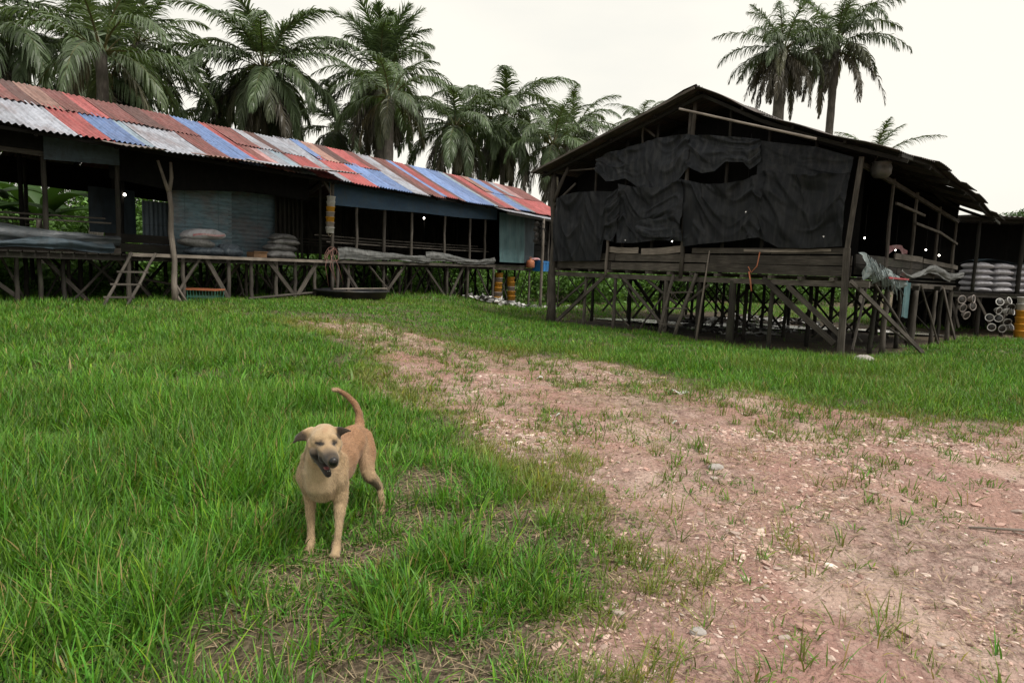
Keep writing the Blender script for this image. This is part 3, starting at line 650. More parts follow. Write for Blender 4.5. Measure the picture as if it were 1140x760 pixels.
# posts
def ypost(S, a, b, z1, fork=.22):              # a natural forked trunk used as a post
    z0 = gp(LF, a + .05, b) - .06; mb = MB()
    mb.tube([LF(a + .1, b, z0), LF(a + .07, b, z0 + .5), LF(a + .09, b, 1.3), LF(a + .02, b, 1.9), LF(a + .04, b, 2.4), LF(a, b, 2.75)], [.075, .06, .058, .06, .05, .05], 8, 1.1, .1)
    mb.tube([LF(a, b, 2.72), LF(a - .1, b, 3.0), LF(a - fork, b, z1)], [.045, .035, .028], 7, 1.1, .1); mb.tube([LF(a, b, 2.72), LF(a + .06, b, 3.05), LF(a + .05, b, z1)], [.045, .038, .03], 7, 1.1, .1)
    mb.tube([LF(a + .05, b, z0 + .35), LF(a + .22, b - .05, z0)], [.03, .045], 6, 1.1, .1); mb.tube([LF(a + .09, b, z0 + .5), LF(a + .36, b - .05, z0)], [.02, .03], 6, 1.1, .1)
    return mb.build('forked_post', M['wood_light'], S, True)
ypost(SA, 2.93, -.42, 3.36)
for a, b in ((-4., 0), (-1.6, 0), (.77, 0), (2.1, .02)): post(SA, LF, a, b, 3.5, .05, 1.35, 'wood_dark')
for a in (-3.9, -1.9, .2, 1.3, 3.4, 5.4, 7.2): post(SA, LF, a, 2.6, 4.4, .05, 1.35, 'wood_black')
for a in (-4, -2, 0, 2, 4, 6): post(SA, LF, a, 4.3, 3.6, .05, 1.35, 'wood_dark')
post(SA, LF, 7.42, -.35, 3.72, .05, None, 'wood'); post(SA, LF, 7.2, -.1, 3.5, .04, 1.35, 'wood_dark')
brace(SA, LF, (7.0, 3.65), (7.4, 3.1), .05, 'wood', -.35)
for a in (8.6, 9.7, 10.9, 12.5, 13.9, 14.8): post(SB, LF, a, .0, 3.5, .045 if a != 9.7 else .055, 1.38, 'wood')
for a in (8.4, 10.4, 12.4, 14.4, 16.4, 18.4): post(SB, LF, a, 2.6, 4.5, .05, 1.38, 'wood_black')
for a in (8.4, 10.4, 12.4, 14.4, 16.4, 18.4): post(SB, LF, a, 4.4, 3.5, .05, 1.38, 'wood_dark')
post(SB, LF, 17.2, -1.0, 3.34, .06, None, 'wood_light'); post(SB, LF, 19.3, .0, 3.4, .05, 1.38, 'wood'); post(SB, LF, 18.55, -1.0, 3.4, .025, None, 'wood')
# rails, cage battens
for (S, a0, a1, zs) in ((SA, -5, 2.0, (1.98, 2.08)), (SB, 7.6, 15.2, (1.93, 2.02, 2.12))):
    for j, z in enumerate(zs):
        for b in (.12 + .25 * j, 3.9):
            mb = MB(); mb.beam(LF(a0, b, z), LF(a1, b, z + .03), .025, .03, seg=5, bend=-.02); mb.build('rail', M['wood'], S)
mb = MB(); mb.beam(LF(-5, -.02, 3.16), LF(2.1, -.02, 3.22), .04, .1, .6); mb.build('beam', M['wood'], SA)
# hanging sheets under the eaves
cloth(SA, LF, -.1, [(.75, 3.56), (2.1, 3.6)], [(.75, 3.10), (2.1, 3.18)], M['slate_tarp'], 'valance', 24, 8, .03, 3)
cloth(SA, LF, -.06, [(-5, 3.5), (.8, 3.56)], [(-5, 3.15), (.8, 3.25)], M['net_inner'], 'valance', 50, 6, .03, 4)
cloth(SA, LF, .35, [(2.1, 3.6), (7.2, 3.75)], [(2.1, 2.95), (3.4, 2.85), (5.4, 3.05), (7.2, 3.0)], M['net_inner'], 'valance', 50, 8, .04, 5)
cloth(SB, LF, -.08, [(7.5, 3.6), (15.4, 3.62)], [(7.5, 2.93), (9.3, 2.97), (10.95, 3.03), (13.2, 3.05), (15.4, 3.14)], M['blue_tarp'], 'curtain', 90, 10, .03, 6)
cloth(SA, LF, 4.55, [(-5, 3.6), (7.3, 3.6)], [(-5, 2.95), (1, 3.0), (7.3, 2.9)], M['net_inner'], 'rear_curtain', 50, 8, .05, 7)
cloth(SA, LF, 4.52, [(6.3, 3.6), (7.4, 3.6)], [(6.3, 1.4), (7.4, 1.4)], M['net_inner'], 'rear_curtain', 50, 10, .06, 8)
cloth(SB, LF, 4.6, [(7.4, 3.6), (19.8, 3.6)], [(7.4, 1.65), (19.8, 1.6)], m_cloth('dusty olive sheeting', (.02, .02, .015), (.05, .048, .038), .9, 0, 4., (.09, .085, .06), .8), 'rear_curtain', 160, 8, .05, 9, 2.)
sheet_part(SA, [LF(3.75, 1.0, 1.42), LF(3.75, 1.0, 3.05), LF(5.3, 1.0, 3.05), LF(5.3, 1.0, 1.42)], M['panel_blue'], 'wall_panel', amp=.009, tint=1.9)
sheet_part(SA, [LF(5.25, 1.02, 1.42), LF(5.25, 1.02, 3.1), LF(6.6, 1.02, 3.1), LF(6.6, 1.02, 1.42)], M['panel_blue'], 'wall_panel', amp=.009, tint=1.15)
sheet_part(SA, [LF(3.62, 2.1, 1.42), LF(4.4, 2.1, 1.42), LF(4.4, 2.1, 2.7), LF(3.62, 2.1, 2.7)], M['sheet_pale_blue'], 'wall_panel', amp=.01, tint=.5)
cloth(SA, LF, 3.2, [(2.9, 3.0), (4.0, 3.0)], [(2.9, 1.9), (4.0, 1.9)], M['slate_tarp'], 'hanging_sheet', 20, 8, .03, 12)
mb = MB(); a = 6.55
while a < 7.4: mb.beam(LF(a, .9, 1.42), LF(a, .9, 3.6), .13, .025, .7, up=(1, 0, 0)); a += .14
mb.build('board_wall', M['wood_dark'], SA)
# porch corner of the farther shed
pr = [LF(14.6, -1.05, 3.42), LF(18.9, -1.05, 3.36), LF(18.9, -.1, 3.62), LF(14.6, -.1, 3.66)]
sheet_part(SB, [pr[0], pr[0].lerp(pr[1], .55), pr[3].lerp(pr[2], .55), pr[3]], M['sheet_white'], 'porch_sheet', lift=-.03); sheet_part(SB, [pr[0].lerp(pr[1], .55), pr[1], pr[2], pr[3].lerp(pr[2], .55)], M['sheet_white'], 'porch_sheet', lift=-.04)
mb = MB(); mb.beam(LF(14.7, -1.0, 3.33), LF(18.9, -1.0, 3.28), .06, .08, .8); mb.build('porch_beam', M['wood_dark'], SB)
cloth(SB, LF, -.22, [(15.35, 3.42), (17.05, 3.42)], [(15.45, 1.6), (17.1, 1.6)], M['teal_tarp'], 'curtain', 40, 24, .07, 15, 1.3)
cloth(SB, LF, -.12, [(17.1, 3.38), (17.95, 3.38)], [(17.1, 1.62), (17.95, 1.62)], M['slate_tarp'], 'curtain', 24, 14, .04, 16)
mb = MB(); plank_wall(mb, LF, 17.9, 19.7, .3, 1.5, 3.5, 9); mb.build('board_wall', M['wood_black'], SB)

# ------------------------------------------------------------------ dark gabled house
p0 = HF(4, 4.5, 0)
SH = empty('poultry_shed', (p0.x, p0.y, gzz(p0.x, p0.y)), 'big dark gabled stilt house with torn black netting over its front', 'shed', GS)
ZR = 5.34; UR = 3.32
def hroof(u, v):                               # roof height over the plan
    if u > UR: z = ZR - (u - UR) * .268
    else:
        d = UR - u; z = ZR - .53 * min(d, 1.5) - .38 * max(0, min(d - 1.5, 1.2)) - .335 * max(0, d - 2.7)
    return z - (.52 * (max(0., v - .8) / 6.) ** 1.5) * float(sst(UR + .6, -1, u)) + .03 * math.sin(v * 1.9 + u)
mb = MB()
for u in (-.75, .2, 1.2, 2.3, 3.38, 4.5, 5.8, 7.1, 8.15):
    for v0 in np.arange(-.4, 6.4, 1.6): mb.beam(HF(u, v0, hroof(u, v0) - .07), HF(u, v0 + 1.6, hroof(u, v0 + 1.6) - .07), .05, .06, .7)
for v in (-.3, 1.0, 2.3, 3.6, 4.9, 6.6):
    us = [-.85, 0, .7, 1.9, UR]; 
    for p, q in zip(us, us[1:]): mb.beam(HF(p, v, hroof(p, v) - .13), HF(q, v, hroof(q, v) - .13), .05, .07, .7)
    mb.beam(HF(UR, v, ZR - .13), HF(8.3, v, hroof(8.3, v) - .13), .05, .07, .7)
roofH = mb.build('roof', M['wood_dark'], SH)
def hsheet(us, v0, v1, mat, lift, tint):
    nr = max(2, round((v1 - v0) / .12)); o = rnd.uniform(0, 60)
    def fn(i, j):
        t = j * (len(us) - 1); k = min(int(t), len(us) - 2); u = us[k] + (us[k + 1] - us[k]) * (t - k); v = v0 + (v1 - v0) * i + .006 * math.sin(3 * j + o)
        return HF(u, v, hroof(u, v) + lift + .012 * math.sin(i * nr * 6.283) + .014 * math.sin(u * 5 + o))
    m_ = MB(); m_.grid(fn, nr * 6, 10, lambda i, j: (i * (v1 - v0) + o, j * 4 + o, 0), tint); return m_.build('roof_sheet', M[mat], roofH, True)
for k, v in enumerate(np.arange(-.62, 6.2, .84)):
    lf = .004 * (k % 3); e = rnd.uniform(-.14, .1) + (.18 if k == 0 else 0); fr_ = -.1 * rnd.random() if k == 0 else 0
    hsheet([8.42 + rnd.uniform(-.05, .05), 7.2, 6], v + fr_, v + .93, 'sheet_thatch_brown', lf, 1.0); hsheet([6.1, 4.8, UR - .03], v + fr_, v + .93, 'sheet_thatch_brown', .014 + lf, 1.1)
    hsheet([UR + .06, 2.6, 1.7], v, v + .93, 'sheet_thatch_brown', .014 + lf, rnd.uniform(.9, 1.7)); hsheet([1.8, .6, -.92 + e], v, v + .93, 'sheet_thatch_brown', lf, rnd.uniform(.8, 1.3))
mb = MB(); mb.tube([HF(3.6, -.74, 4.9), HF(2.2, -.72, 4.44), HF(.6, -.68, 3.92)], .024, 7, 1.2); mb.build('verge_pole', M['wood_light'], SH)
mb = MB(); mb.beam(HF(8.42, -.64, hroof(8.4, 0) - .02), HF(UR, -.64, ZR - .03), .02, .05, 1.3); mb.build('verge_board', M['wood'], SH)
# floor, beams, kneewalls
mb = MB(); u = .05
while u < 8: mb.beam(HF(u, .0, 1.44), HF(u, 7.1, 1.44), .19, .028); u += .215
mb.build('deck', M['wood_dark'], SH)
mb = MB(); mb.beam(HF(-.35, -.07, 1.33), HF(8.05, -.07, 1.29), .06, .11, 1.1, seg=8, bend=-.02); mb.build('floor_beam', M['wood'], SH)
for v in (1.8, 3.5, 5.2, 6.9):
    mb = MB(); mb.beam(HF(-.2, v, 1.28), HF(8.05, v, 1.28), .07, .1); mb.build('floor_beam', M['wood_dark'], SH)
mb = MB()
for u in np.arange(.3, 7.9, .62): mb.beam(HF(u, -.16, 1.405), HF(u, 1.2, 1.405), .08, .07)
mb.build('joist', M['wood'], SH, label='row of short joist ends poking out above the front beam')
mb = MB(); plank_wall(mb, HF, .0, 7.9, -.035, 1.45, 1.86, 2, seg=3.2); mb.build('plank_wall', M['wood'], SH)
mb = MB(); plank_wall(mb, HF, .05, 3.5, -.03, 1.87, 2.0, 1, seg=2.2); mb.build('plank_wall', M['wood'], SH)
for P_, Q_, w_, h_ in (((.4, 1.95), (2.2, 1.94), .02, .05), ((3.75, 1.97), (4.9, 1.9), .03, .15), ((5.0, 1.93), (6.0, 1.96), .03, .14)):
    mb = MB(); mb.beam(HF(P_[0], -.062, P_[1]), HF(Q_[0], -.062, Q_[1]), w_, h_, 1.2, seg=3, bend=-.02); mb.build('pale_plank', M['wood_light'], SH)
mb = MB(); plank_wall(mb, HF, .1, 7.1, .0, 1.5, 1.9, 2, seg=2.1, along='b'); mb.build('side_plank_wall', M['wood_dark'], SH)
mb = MB(); mb.beam(HF(-.03, 2.2, 1.93), HF(-.03, 4.1, 1.92), .03, .12, 1.3); mb.beam(HF(-.03, 4.2, 1.9), HF(-.03, 7.2, 1.82), .03, .1, 1.2); mb.beam(HF(-.04, 0, 1.36), HF(-.04, 7.1, 1.3), .06, .11, .9, seg=6); mb.build('side_rail', M['wood'], SH)
# front posts
mb = MB(); g_ = gp(HF, 7.9, -.15)
mb.tube([HF(7.87, -.15, g_ - .05), HF(7.85, -.15, .5), HF(7.9, -.15, 1.3), HF(7.86, -.15, 2.2), HF(7.95, -.15, 3.0), HF(7.98, -.15, 3.45), HF(8.02, -.1, 4.0)], [.15, .11, .10, .085, .08, .1, .06], 9, .8, .1)
mb.tube([HF(7.95, -.15, 3.2), HF(7.7, -.2, 3.6), HF(7.45, -.15, 4.1)], [.06, .05, .04], 7, .8, .1); mb.tube([HF(7.9, -.15, 3.1), HF(7.55, -.2, 3.35), HF(7.1, -.2, 3.65)], [.05, .035, .03], 7, .8, .1)
mb.build('forked_post', M['wood'], SH, True)
mb = MB(); mb.beam(HF(.03, -.11, gp(HF, .03, -.1) - .05), HF(.09, -.11, 1.98), .11, .10, .9, seg=4, bend=.015); mb.beam(HF(.09, -.1, 1.98), HF(-.02, -.1, 3.62), .08, .07, 1., seg=4, bend=-.02); mb.build('corner_post', M['wood'], SH)
post(SH, HF, 3.72, -.09, 5.0, .05, 1.3, 'wood'); post(SH, HF, 5.95, -.13, 2.75, .04, 1.3, 'wood_light'); post(SH, HF, 1.9, .1, 4.6, .045, 1.45, 'wood_dark')
for u in (.9, 2.8, 4.7, 5.6, 6.6): post(SH, HF, u, .06, hroof(u, 0) - .1, .04, 1.45, 'wood_dark')
brace(SH, HF, (4.74, 4.58), (5.16, 4.86), .04, 'wood', .0); brace(SH, HF, (5.1, 4.9), (5.08, 4.4), .05, 'wood', -.03); brace(SH, HF, (8.0, 4.05), (5.94, 3.98), .05, 'wood', -.05)
mb = MB(); mb.log(HF(3.62, -.12, 4.35), HF(3.62, -.1, 5.15), .05, .045, .01, 3, 1.0); mb.build('king_post', M['wood'], SH)
# front stilts and braces
for (p, q, w, b_) in (((7.66, -.02), (6.0, 1.25), .07, -.14), ((7.76, .39), (6.44, 1.3), .045, -.02), ((5.47, 1.32), (4.06, .15), .085, -.12), ((4.26, .88), (4.9, .03), .05, .05), ((4.77, 1.28), (3.8, .7), .07, -.05), ((2.96, 1.19), (3.62, .67), .06, -.1), ((1.67, 1.37), (.14, .21), .08, -.17), ((1.18, 1.25), (.03, .34), .07, -.1), ((6.5, 1.0), (5.3, .05), .05, .12), ((5.0, .55), (5.6, 1.2), .05, .1)): brace(SH, HF, p, q, w, 'wood', b_)
for u, r_ in ((5.68, .05), (4.12, .06), (3.22, .055), (2.4, .085), (6.7, .045), (1.5, .05)): post(SH, HF, u, -.05, 1.3, r_, None, 'wood' if u > 3.5 else 'wood_dark', 'stilt')
for i, v in enumerate((1.8, 3.5, 5.2, 6.9)):
    for j, u in enumerate(np.arange(.3, 8.2, 1.28)):
        post(SH, HF, u + rnd.uniform(-.15, .15), v + rnd.uniform(-.1, .1), 1.28, .05, None, 'wood_dark', 'stilt')
        if i in (1, 3) or j % 2 == 0:
            brace(SH, HF, (u, .12), (u + 1.1, 1.25), .045, 'wood_dark', v - .06)
            if j % 2 == 0 or i == 3: brace(SH, HF, (u + 1.1, .1), (u + .05, 1.25), .045, 'wood_dark', v + .06)
# side stilts and props
for (p, q, w, u0, u1) in (((-.3, 1.38), (2.4, -.1), .06, -.1, -.75), ((.68, 1.32), (.1, .1), .045, -.05, -.1), ((2.41, .42), (3.97, .01), .05, 0, 0), ((1.0, 1.35), (2.6, -.1), .045, -.08, -.6)):
    brace(SH, HF, p, q, w, 'wood', u0, u1, side=True)
for v, r_, m_ in ((1.97, .06, 'wood'), (3.85, .085, 'wood'), (5.5, .05, 'wood'), (6.9, .06, 'wood')): post(SH, HF, -.03, v, 1.3, r_, None, m_, 'stilt')
for p, q in (((4.05, 1.35), (5.3, -.05)), ((5.9, 1.3), (6.8, .0))): brace(SH, HF, p, q, .05, 'wood', -.08, -.25, side=True)
# side frame above the kneewall
for v, z1 in ((1.8, 3.45), (3.4, 3.35), (5.2, 3.2), (6.8, 3.0)):
    mb = MB(); mb.log(HF(.0, v, 1.5), HF(.0, v, z1), .04, .035, .01, 4, 1.); mb.build('post', M['wood'], SH)
mb = MB(); mb.beam(HF(-.02, 2.0, 2.99), HF(-.02, 4.0, 2.90), .04, .05, 1.3); mb.beam(HF(-.06, 3.3, 2.68), HF(-.06, 5.2, 2.6), .03, .05, 1.4); mb.beam(HF(-.06, 5.2, 2.6), HF(-.04, 6.9, 2.42), .03, .05, 1.3); mb.beam(HF(0, .1, 3.5), HF(0, 6.9, 2.98), .06, .08, .8); mb.build('side_frame', M['wood'], SH)
# netting
N = M['net']
cloth(SH, HF, -.16, [(3.62, 4.47), (4.5, 4.50), (5.4, 4.38), (6.1, 4.30), (6.35, 4.2)], [(3.66, 3.74), (3.95, 3.42), (4.3, 3.26), (4.7, 3.22), (5.04, 3.40), (5.47, 3.66), (6.05, 3.62), (6.4, 3.9)], N, 'net_screen', 110, 40, .05, 31, 1.2, tint=1.7, swag=.085)
cloth(SH, HF, -.17, [(1.95, 4.16), (2.8, 4.32), (3.66, 4.46)], [(1.9, 3.72), (2.15, 3.58), (2.3, 3.74), (2.75, 3.80), (3.0, 3.62), (3.3, 3.60), (3.67, 3.78)], N, 'net_screen', 80, 36, .05, 32, 1.4, tint=1.6, swag=.07)
cloth(SH, HF, -.15, [(.1, 3.62), (.8, 3.88), (2.0, 4.14)], [(.16, 3.2), (1.0, 3.34), (2.0, 3.42)], N, 'net_screen', 80, 30, .05, 33, tint=1.15, swag=.03)
cloth(SH, HF, -.20, [(5.5, 3.50), (5.8, 3.36), (6.28, 3.40), (6.97, 3.42), (7.8, 3.3)], [(5.6, 2.12), (6.04, 2.2), (6.12, 1.66), (7.75, 1.62)], N, 'net_screen', 100, 50, .06, 34, 1.2, tint=1.05, swag=.085)
cloth(SH, HF, -.19, [(3.72, 3.50), (4.2, 3.38), (4.6, 3.36), (5.0, 3.40), (5.56, 3.52)], [(3.66, 2.13), (4.4, 2.16), (5.1, 2.1), (5.62, 2.10)], N, 'net_screen', 100, 50, .06, 35, tint=1.1, swag=.10)
cloth(SH, HF, -.25, [(3.8, 2.82), (4.3, 2.72), (4.95, 2.60)], [(3.72, 2.24), (4.4, 2.2), (4.95, 2.3)], N, 'net_screen', 50, 24, .05, 45, tint=1.5, label='loose doubled flap of black netting low on the front', swag=.03)
cloth(SH, HF, -.18, [(1.8, 3.52), (2.3, 3.36), (2.74, 3.32), (3.2, 3.36), (3.76, 3.50)], [(1.82, 2.2), (2.5, 2.12), (3.2, 2.06), (3.66, 2.02)], N, 'net_screen', 100, 50, .06, 36, tint=.9, swag=.085)
cloth(SH, HF, -.16, [(.12, 3.34), (1.0, 3.36), (1.88, 3.53)], [(.17, 2.02), (.8, 1.98), (1.4, 1.99), (1.86, 2.2)], N, 'net_screen', 100, 50, .07, 37, tint=.9, swag=.11)
cloth(SB, Frame((LF(19.75, 0, 0).x, LF(19.75, 0, 0).y), -56, 34), 0, [(.1, 3.75), (1.95, 4.9), (4.8, 3.6)], [(.1, 1.45), (4.8, 1.45)], M['net_inner'], 'end_curtain', 30, 6, .04, 44)
cloth(SH, HF, .75, [(.2, 3.6), (1.5, 4.2), (3.4, 5.1), (5.5, 4.6), (7.9, 4.0)], [(.2, 1.5), (7.9, 1.5)], M['net_inner'], 'darkening_inner_sheet', 30, 8, .03, 38)  # black sheet added behind the netting to keep the interior dark
cloth(SH, Frame((HF(8.05, 0, 0).x, HF(8.05, 0, 0).y), 46.4, -40.4), 0, [(.1, 4.0), (6.9, 4.0)], [(.1, 1.5), (6.9, 1.5)], M['net_inner'], 'darkening_side_sheet', 30, 8, .03, 39)  # added black side backing, shuts daylight out of the house
cloth(SH, HF, 6.95, [(u_, hroof(u_, 6.9) - .0) for u_ in (.0, .7, 1.9, 2.6, 3.4, 5, 8.)], [(.1, 1.5), (8., 1.5)], M['net_inner'], 'rear_sheet', 30, 8, .03, 40)  # black backing added at the rear so the inside stays dark
cloth(SH, Frame((HF(4, 0, 0).x, HF(4, 0, 0).y), 46.4, -40.4), 0, [(.9, 4.9), (6.9, 4.5)], [(.9, 1.5), (6.9, 1.5)], M['net_inner'], 'darkening_partition', 30, 8, .03, 43)  # black divider added to darken the view through the open side

# ------------------------------------------------------------------ low store shed at the far right
RF = Frame((12.72, 18.45), 90, 0)
p0 = RF(2.5, 2, 0)
SR = empty('store_shed', (p0.x, p0.y, gzz(p0.x, p0.y)), 'low dark store shed behind the gabled house, white sacks piled on its floor', 'shed', GS)
mb = MB(); u = -.6
while u < 6: mb.beam(RF(u, -.15, 1.17), RF(u, 3.6, 1.17), .19, .03); u += .21
mb.beam(RF(-.6, -.1, 1.1), RF(6, -.1, 1.14), .07, .1); mb.build('deck', M['wood_dark'], SR)
for u in (-.3, .35, 1.05, 1.9, 2.9, 4.1, 5.6): post(SR, RF, u, .0, 1.12, .055, None, 'wood', 'stilt'); post(SR, RF, u, 2.4, 1.12, .055, None, 'wood_dark', 'stilt')
brace(SR, RF, (.2, 1.05), (.75, .15), .05, 'wood', -.06); brace(SR, RF, (-.2, .2), (-.55, 1.1), .05, 'wood', -.06)
for u in (.1, 1.35, 3.2, 5.6): post(SR, RF, u, .0, 3.2, .05 if u != 1.35 else .06, 1.1, 'wood_dark')
mb = MB(); mb.beam(RF(-.5, 0, 3.2), RF(6, 0, 3.12), .06, .1, .7); roofR = mb.build('roof', M['wood_dark'], SR)
u = -.5
while u < 5.9:
    sheet_part(roofR, [RF(u, -.55, 3.25), RF(u + .9, -.55, 3.25), RF(u + .9, 3.9, 3.45), RF(u, 3.9, 3.45)], M['sheet_grey'], lift=.004 * (int(u * 3) % 3), pitch=.15); u += .86
cloth(SR, RF, 3.7, [(-.6, 3.44), (6, 3.44)], [(-.6, 1.2), (6, 1.2)], M['net_inner'], 'rear_sheet', 30, 8, .03, 41)
cloth(SR, RF, 2.6, [(-.6, 1.15), (6, 1.15)], [(-.6, .0), (6, .0)], M['net_inner'], 'skirt', 30, 4, .03, 42)
# ------------------------------------------------------------------ loose things
def pillow(mb, c, lx, ly, h, rz, tint=1., sag=0., seed=0, tilt=0.):
    r = random.Random(seed); ca, sa = math.cos(rz), math.sin(rz); nu, nv = 22, 12; vs = []; fs = []; o = r.uniform(0, 30)
    for j in range(nv + 1):
        ph = -math.pi / 2 + math.pi * j / nv
        for i in range(nu):
            th = 2 * math.pi * i / nu; cx, sy = math.cos(th), math.sin(th)
            ex = math.copysign(abs(cx) ** .55, cx); ey = math.copysign(abs(sy) ** .55, sy); cp = math.cos(ph) ** .55 if abs(ph) < 1.57 else 0
            edge = max(abs(ex), abs(ey)) * cp
            z = math.copysign(abs(math.sin(ph)) ** .9, math.sin(ph)) * h / 2 * (1 - .55 * edge ** 4)
            x = ex * cp * lx / 2; y = ey * cp * ly / 2
            n = float(fbm(x * 5 + o, y * 7 + z * 5, seed, 3)) - .45
            z += n * h * .42 * (1 if z > 0 else .4) - sag * (x / lx * 2) ** 2; x2 = x * (1 + n * .08)
            z += tilt * x
            vs.append((c[0] + x2 * ca - y * sa, c[1] + x2 * sa + y * ca, c[2] + h / 2 + z))
    for j in range(nv):
        for i in range(nu): fs.append((j * nu + i, j * nu + (i + 1) % nu, (j + 1) * nu + (i + 1) % nu, (j + 1) * nu + i))
    return mb.add(vs, fs, [(v[0] + o, v[1], v[2]) for v in vs], tint)
ORD = ['topmost', 'second from the top', 'third from the top', 'fourth from the top', 'fifth from the top', 'sixth from the top', 'lowest']
def sack(fr, a, b, z, lx, ly, h, rz, mat, label, group, seed, sag=.02, tilt=0., tint=1.):
    c = fr(a, b, z); mb = MB(); pillow(mb, c, lx, ly, h, rz, tint, sag, seed, tilt)
    o = mb.build('sack', M[mat], None, True); rebase(o, c); return tag(o, label, 'sack', group)
GA = 'feed sacks and bundles on the long shed deck'; rzL = R(90 - 34)
sack(LF, 4.15, .30, 1.41, .95, .55, .24, rzL, 'sack_dark', 'blue black plastic bundle lying lowest under the pink striped sack', GA, 1)
sack(LF, 4.72, .22, 1.41, .62, .5, .30, rzL + .3, 'sack_dark', 'dark crumpled bundle beside the pink striped sack on the deck', GA, 2)
sack(LF, 3.92, .28, 1.60, .8, .5, .24, rzL - .1, 'sack_grey', 'grey white sack squeezed under the pink striped one', GA, 3, tilt=-.08)
pk = sack(LF, 4.08, .25, 1.79, 1.05, .5, .26, rzL + .05, 'sack', 'white sack with a faded pink stripe, topmost of the left pile', GA, 4, .05, .05)
mb = MB(); c0 = LF(4.08, .25, 1.76); mb.grid(lambda i, j: LF(4.08 + (i - .5) * .78,   .25 - .25 - .02 * math.sin(math.pi * i), 1.90 + .05 * (i - .5) + .02 * math.sin(6 * i) + (j - .5) * .045), 14, 2); s_ = mb.build('stripe', M['pinkcloth'], pk, True)
sack(LF, 6.15, .22, 1.41, .9, .5, .22, rzL, 'sack_grey', 'pale slumped sack lying lowest of the pile by the hanging pails', GA, 5)
sack(LF, 6.2, .26, 1.60, .95, .5, .20, rzL + .1, 'sack_grey', 'grey sack second from the bottom by the hanging pails', GA, 6, tint=.8)
sack(LF, 6.3, .24, 1.77, .85, .48, .16, rzL - .1, 'sack_grey', 'dusty sack third up in the pile by the hanging pails', GA, 7, tint=.95)
sack(LF, 6.28, .26, 1.90, .8, .45, .17, rzL + .05, 'sack_grey', 'dark wrinkled sack topping the pile by the hanging pails', GA, 8, .06, tint=.55)
mb = MB(); mb.beam(LF(5.25, .15, 1.49), LF(5.62, .15, 1.49), .3, .13, .9); mb.beam(LF(5.24, -.02, 1.565), LF(5.63, -.02, 1.565), .03, .02, 1.1)
o = mb.build('wooden_box', m_plain('ply box', (.30, .17, .09), .8), None); rebase(o, LF(5.43, .15, 1.41)); tag(o, 'small brown wooden box between the two sack piles', 'box')
GR = 'white feed sacks stacked in the far right store'
names = ['left', 'middle', 'right', 'outer']
for cidx, u in enumerate((.42, .98, 1.55, 2.12)):
    for k in range(5):
        rowname = ['bottom', 'second', 'third', 'fourth', 'top'][k]
        colname = ['the left end column beside the gabled house', 'the column second from the left', 'the column third from the left by the post', 'the column at the picture edge'][cidx]
        sack(RF, u + rnd.uniform(-.02, .02), .38, 1.19 + k * .165, .60, .85, .19, rnd.uniform(-.06, .06), 'sack', 'white woven sack, %s in %s' % (rowname, colname), GR, 20 + cidx * 7 + k, .03, tint=rnd.uniform(.8, 1.05))
mb = MB(); mb.grid(lambda i, j: RF(.15 + 2.3 * i, .05 + .7 * j, 2.04 + .05 * math.sin(i * 9) + .05 * math.sin(j * 4 + i * 3)), 24, 8); o = mb.build('plastic_sheet', M['slate_tarp'], None, True); rebase(o, RF(.2, .3, 2.04)); tag(o, 'dark slate sheet laid over the white sack stack', 'plastic sheet')

def pail(mbm, c, r, h, mat, label, group, cat='pail', M3=None, dome=False):
    mb = MB(); mb.lathe([(0., 0.), (r * .8, 0), (r * .84, .006), (r * .97, h * .82), (r * 1.05, h * .84), (r * 1.05, h * .93), (r * .96, h * .95), (r * .9, h * .80), (0, h * .74)], c, 20, 1., M3)
    o = mb.build('pail', M[mat], None, True); rebase(o, c); return tag(o, label, cat, group)
GY = 'stacked plastic poultry pails'
def stack(fr, a, b, z0, n, r, h, mats, where, lean=0.):
    for k in range(n):
        c = fr(a + lean * k * k * .003, b, z0 + k * h * .82); pos = 'lowest' if k == 0 else ORD[n - 1 - k] if n - 1 - k < 6 else 'number'
        m_ = mats[k % len(mats)]; colr = {'yellow': 'yellow', 'grey_plastic': 'dusty grey', 'white_plastic': 'white'}[m_]
        pail(None, c, r, h, m_, '%s pail, %s %s' % (colr, pos, where), GY)
stack(LF, 16.05, .25, gp(LF, 16.05, .25), 7, .16, .225, ['yellow', 'yellow', 'grey_plastic', 'yellow', 'yellow', 'grey_plastic', 'yellow'], 'in the left stack under the teal curtain', .6)
stack(LF, 17.02, .25, gp(LF, 17.02, .25), 7, .165, .225, ['yellow', 'grey_plastic', 'yellow', 'yellow', 'grey_plastic', 'yellow', 'yellow'], 'in the right stack under the teal curtain', -.9)
stack(LF, 7.2, -.5, 2.14, 7, .115, .165, ['white_plastic', 'grey_plastic', 'yellow', 'grey_plastic', 'yellow', 'white_plastic', 'white_plastic'], 'in the bundle hung from the eave post', .3)
stack(RF, 1.10, -.62, gp(RF, 1.10, -.62), 6, .16, .22, ['yellow', 'yellow', 'yellow', 'yellow', 'white_plastic', 'white_plastic'], 'in the stack before the store shed')
mb = MB(); mb.tube([LF(7.2, -.5, 3.05), LF(7.24, -.48, 3.3), LF(7.3, -.4, 3.56)], .008, 6); mb.tube([LF(7.12, -.5, 2.14), LF(7.2, -.5, 2.05), LF(7.28, -.5, 2.14)], .008, 6); o = mb.build('rope', M['rope'], None); rebase(o, LF(7.2, -.5, 2.1)); tag(o, 'short rope that ties the hung pail bundle to the eave', 'rope')
